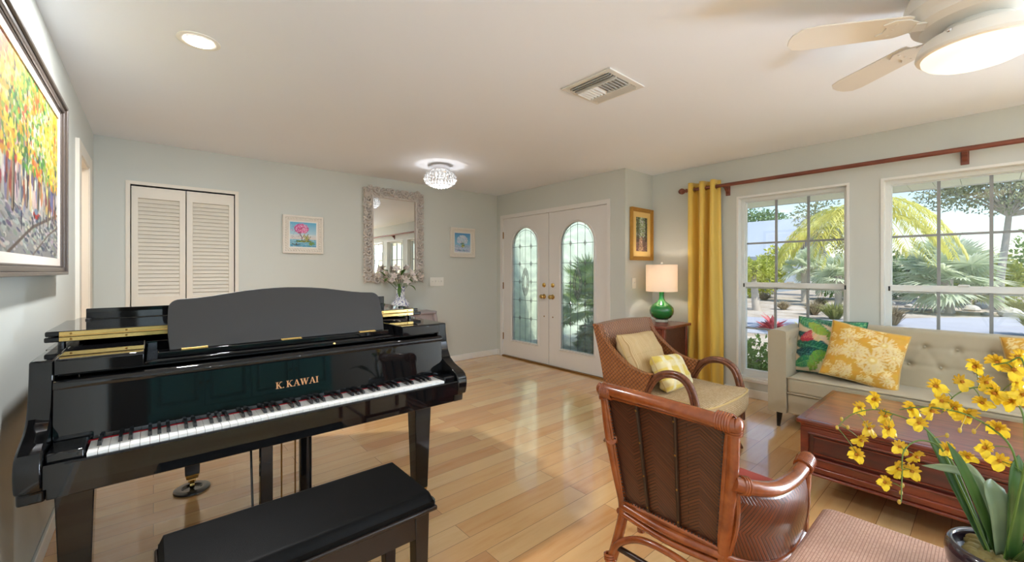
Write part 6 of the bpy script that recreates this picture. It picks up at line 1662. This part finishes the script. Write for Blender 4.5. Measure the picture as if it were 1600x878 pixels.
for k_, (x, y, z, a_, b_) in enumerate([(33.5,3.6,.9,1.7,1.3),(35.5,-.4,.8,1.7,1.2),(33,-4.4,1.0,1.8,1.4),(28.4,12.0,.6,1.5,.9)]):
    bush('far_shrub', 'olive shrub in the loose row along the far side of the garden', [(x, y, z, a_, b_)], 900, .26, .12, ['olive','mid','lime'][k_ % 3], group='shrubs along the far side of the garden')
bush('window_shrub', 'leafy green shrub right below the first window', [(5.75,1.98,.06,.40,.40),(5.95,1.55,.05,.42,.38),(6.1,2.35,.0,.45,.36),(5.8,1.1,.0,.40,.34)], 2600, .085, .05, 'mid')
bush('window_shrub', 'leafy green shrub hidden mostly behind the sofa below the middle window', [(5.8,.3,-.02,.40,.32),(5.8,-.4,-.02,.40,.32)], 1000, .085, .05, 'mid')
def rosette(label, x, y, z, n, l, mat):
    r = thing('ti_plant', label, 'plant', (x, y, GZ))
    obj('stem', M().tube([(x,y,GZ-.02),(x,y,z)], .012, 6), K['bark'], r); m = M()
    for k in range(n):
        a = k*2.4; e = R_.uniform(.1,1.1); d = Vector((cos(a)*cos(e), sin(a)*cos(e), sin(e))); leaf(m, Vector((x,y,z-.05+.1*k/n)), d, Vector((0,0,1)), l*R_.uniform(.7,1.1), l*.24)
    obj('leaves', m, LM[mat], r, smooth=False, recalc=False)
rosette('pink leaved plant above the green shrub in the lower part of the first window', 6.35, 1.93, .47, 26, .26, 'pink')
rosette('yellow green leaved plant just right of the pink leaved plant', 6.5, 1.60, .44, 22, .24, 'lime')
for i, (x, y, hg, sp2, n, mt, lb) in enumerate([(14.6,1.66,.62,.55,260,'dry','dry tuft of grass at the left edge of the middle window'),(16.3,3.75,.55,.6,240,'dry','dry tuft of grass low in the middle of the first window'),(15.2,3.0,.60,.75,320,'tuft','greenish tuft of grass at the lower right of the first window'),
    (17.6,5.0,.4,.5,180,'dry','dry tuft of grass beside the slim pale trunk'),(14.4,-.75,.75,.75,420,'tuft','green tuft of long grass at the right edge of the middle window'),(22.6,-.6,.55,.7,260,'tuft','green tuft of grass at the foot of the leaning tree'),(18.9,2.6,.5,.6,220,'dry','dry tuft of grass in front of the large silvery fan palm'),(22.5,7.2,.5,.7,240,'dry','dry tuft of grass under the yellow bush below the white roof'),(21.0,4.6,.4,.6,220,'dry','dry tuft of grass between the two smaller silvery fan palms')]):
    tuft(lb, x, y, hg, sp2, n, mt, 'grass tufts in the garden')
rk = []; rp = []
for k in range(3):
    m = M().ell((0,0,0), (.19,.15,.11), 9, 6); m.v = [(a*(1+R_.uniform(-.2,.2)), b*(1+R_.uniform(-.2,.2)), c*(1+R_.uniform(-.25,.25))) for a, b, c in m.v]
    me = m.mesh('rock', sharp=30); me.materials.append(K['rock']); rk.append(me)
for k in range(36):
    o = bpy.data.objects.new('garden_rock', rk[k % 3]); COL.objects.link(o); s_ = R_.uniform(.6, 1.6)
    
    for _ in range(200):
        x = R_.uniform(19.2, 24.5); y = R_.uniform(-2.6, 3.4)
        if all(math.hypot(x-a, y-b) > .47*(s_+c) for a, b, c in rp) and all(math.hypot(x-a, y-b) > .75 for a, b in ((23.4,-.24),(22.6,-.6),(18.9,2.6),(20.6,3.95))) and math.hypot(x-20.3, y-.95) > 2.25: break
    rp.append((x, y, s_))
    o.location = (x, y, GZ+.035*s_); o.rotation_euler = (0,0,R_.uniform(0,6)); o.scale = (s_,s_,s_)
    tag(o, 'pale limestone rock in the rubble strip at the far edge of the sandy drive', 'rock', 'pale rocks beyond the sandy drive')
# neighbour's house
r = thing('neighbour_house', 'low neighbouring house with a white metal roof beyond the garden', 'house', (35.5, 13.5, GZ))
obj('walls', M().box(31.3, 39.5, 9.4, 20, GZ, 2.35), K['greyblue'], r, smooth=False)
obj('roof', M().prism([(30.2,2.05),(35.4,4.95),(40.6,2.05),(40.6,2.20),(35.4,5.12),(30.2,2.20)], 'y', 8.3, 21), K['roofm'], r, smooth=False)
obj('fascia', M().box(30.17, 30.2, 8.3, 21, 2.0, 2.24), K['greyblue'], r, smooth=False)
for y_ in (11.2, 14.2): 
    w_ = obj('window', M().holed(rect(y_-.7, y_+.7, .8, 2.0), [rect(y_-.62, y_+.62, .88, 1.92)], 'x', 31.24, 31.31), K['trim'], r, smooth=False); obj('pane', M().box(31.26, 31.28, y_-.62, y_+.62, .88, 1.92), K['potglaze'], w_, smooth=False)
# porch planting seen as blurred green through the leaded glass
fan_palm('porch_palm', 'leafy palm on the porch, a blurred shape through the right entry door glass', 5.75, 4.5, .75, .5, 18, 'mid', 31, .07, .5)
bush('porch_shrub', 'dark green shrub low on the porch behind the right entry door glass', [(5.0,3.75,.2,.36,.36)], 1300, .12, .06, 'dark')
# ------------------------------------------------------------------ light
w = bpy.data.worlds.new('World'); scene.world = w; w.use_nodes = True
nt = w.node_tree; bg = nt.nodes['Background']
sk = nt.nodes.new('ShaderNodeTexSky'); sk.sky_type = 'NISHITA'; sk.sun_disc = False; sk.sun_elevation = math.radians(52); sk.sun_rotation = math.radians(200); sk.air_density = 1.0; sk.dust_density = .4; sk.ozone_density = 1.0
nt.links.new(sk.outputs[0], bg.inputs[0]); bg.inputs[1].default_value = SKY
def light(name, typ, loc, power, color=(1,1,1), rot=(0,0,0), **k):
    l = bpy.data.lights.new(name, typ); l.energy = power; l.color = color
    for a, v in k.items(): setattr(l, a, v)
    o = bpy.data.objects.new(name, l); COL.objects.link(o); o.location = loc; o.rotation_euler = rot
    return o
sd = Vector((-.22, -.5, .84)).normalized()
light('sun', 'SUN', (0,0,30), SUN, (1,.95,.86), (-sd).to_track_quat('-Z','Y').to_euler(), angle=math.radians(.6))
# added fill lamps at the made-up door and rear window, tilted up; window portals
if GLD: light('added_door_fill', 'AREA', (XW+.2, (SB0+SB1)/2, 1.08), GLD, DAY, (0, PI/2+.3, 0), shape='RECTANGLE', size=2.0, size_y=1.4)
if RWD: light('added_window_fill', 'AREA', ((RX0+RX1)/2, YR-.16, (RZ0+RZ1)/2), RWD, DAY, (PI/2+.62, 0, 0), shape='RECTANGLE', size=2.5, size_y=1.1)
if GLU: light('added_door_upfill', 'AREA', (XW+.18, (SB0+SB1)/2, .75), GLU, DAY, (0, PI/2+.85, 0), shape='RECTANGLE', size=1.2, size_y=1.4, spread=math.radians(130))
if RWU: light('added_window_upfill', 'AREA', ((RX0+RX1)/2, YR-.14, RZ0+.2), RWU, DAY, (PI/2+1.0, 0, 0), shape='RECTANGLE', size=2.5, size_y=.4, spread=math.radians(110))
for a, b in WIN:
    o = light('window_portal', 'AREA', (XW+.17, (a+b)/2, (WZ0+WZ1)/2), 1, (1,1,1), (0, PI/2, 0), shape='RECTANGLE', size=WZ1-WZ0, size_y=b-a)
    o.data.cycles.is_portal = True
# lamps
CANS = [(.173, 2.606), (.55, -2.0), (1.5, -2.0)]  # first is over the piano; last two are added, unseen, for fill
for i, (x, y) in enumerate(CANS):
    if CAN*(i > 0) or CAN0*(i == 0): light('recessed_lamp', 'AREA', (x, y, H-.009), CAN if i else CAN0, (.97,.98,1), (0,0,0), shape='DISK', size=.11)
for i, (x, y) in enumerate(CANS[1:]):
    r = thing('recessed_light', 'added unseen recessed ceiling light over the ' + ['left', 'right'][i] + ' half of the teal sideboard', 'ceiling light', (x, y, H))
    obj('trim_ring', M().lathe([(.060,H+.0),(.066,H-.004),(.082,H-.006),(.090,H-.003),(.090,H-.0)], (x,y,0), 32), K['plastic'], r)
    obj('lamp_face', M().lathe([(.001,H-.0075),(.050,H-.0075),(.060,H-.0064),(.060,H-.005),(.001,H-.005)], (x,y,0), 32), K['lampglow'], r)
if UPL:
    for x, y in UPS: light('uplight', 'SPOT', (x, y, 1.74), UPL, (1,.97,.92), (PI, 0, 0), spot_size=math.radians(165), spot_blend=.5, shadow_soft_size=.12)
if TBL: light('table_lamp_bulb', 'POINT', (lx-.045, ly_, 1.21), TBL, (1,.85,.70), shadow_soft_size=.03)
if CRY: light('crystal_corner_fill', 'POINT', (cx, cy, H-.2), CRY, (.98,.98,1), shadow_soft_size=.03)  # fixture is unlit; weak fill added to lift the far corner
if HALL: light('hall_lamp', 'POINT', (-1.1, 4.2, 2.2), HALL, (1,.80,.6), shadow_soft_size=.1)

# ------------------------------------------------------------------ camera
F_, TH, PY, CH = 646.62, .714, 423.39, 1.281
cam = bpy.data.cameras.new('camera'); co = bpy.data.objects.new('camera', cam); COL.objects.link(co)
cam.sensor_width = 36; cam.lens = 36*F_/1600; cam.clip_start = .02; cam.clip_end = 300
cam.shift_y = -(439-PY)/1600
co.location = (0, 0, CH); co.rotation_euler = (PI/2, 0, -TH)
scene.camera = co
v = scene.view_settings; v.view_transform = 'Standard'; v.look = 'None'; v.exposure = EXPO; v.gamma = 1; v.use_curve_mapping = False
scene.cycles.use_denoising = True
scene.cycles.max_bounces = 10; scene.cycles.diffuse_bounces = 5; scene.cycles.glossy_bounces = 5; scene.cycles.transmission_bounces = 8; scene.cycles.transparent_max_bounces = 12
scene.cycles.caustics_reflective = False; scene.cycles.caustics_refractive = False
scene.cycles.sample_clamp_indirect = 6
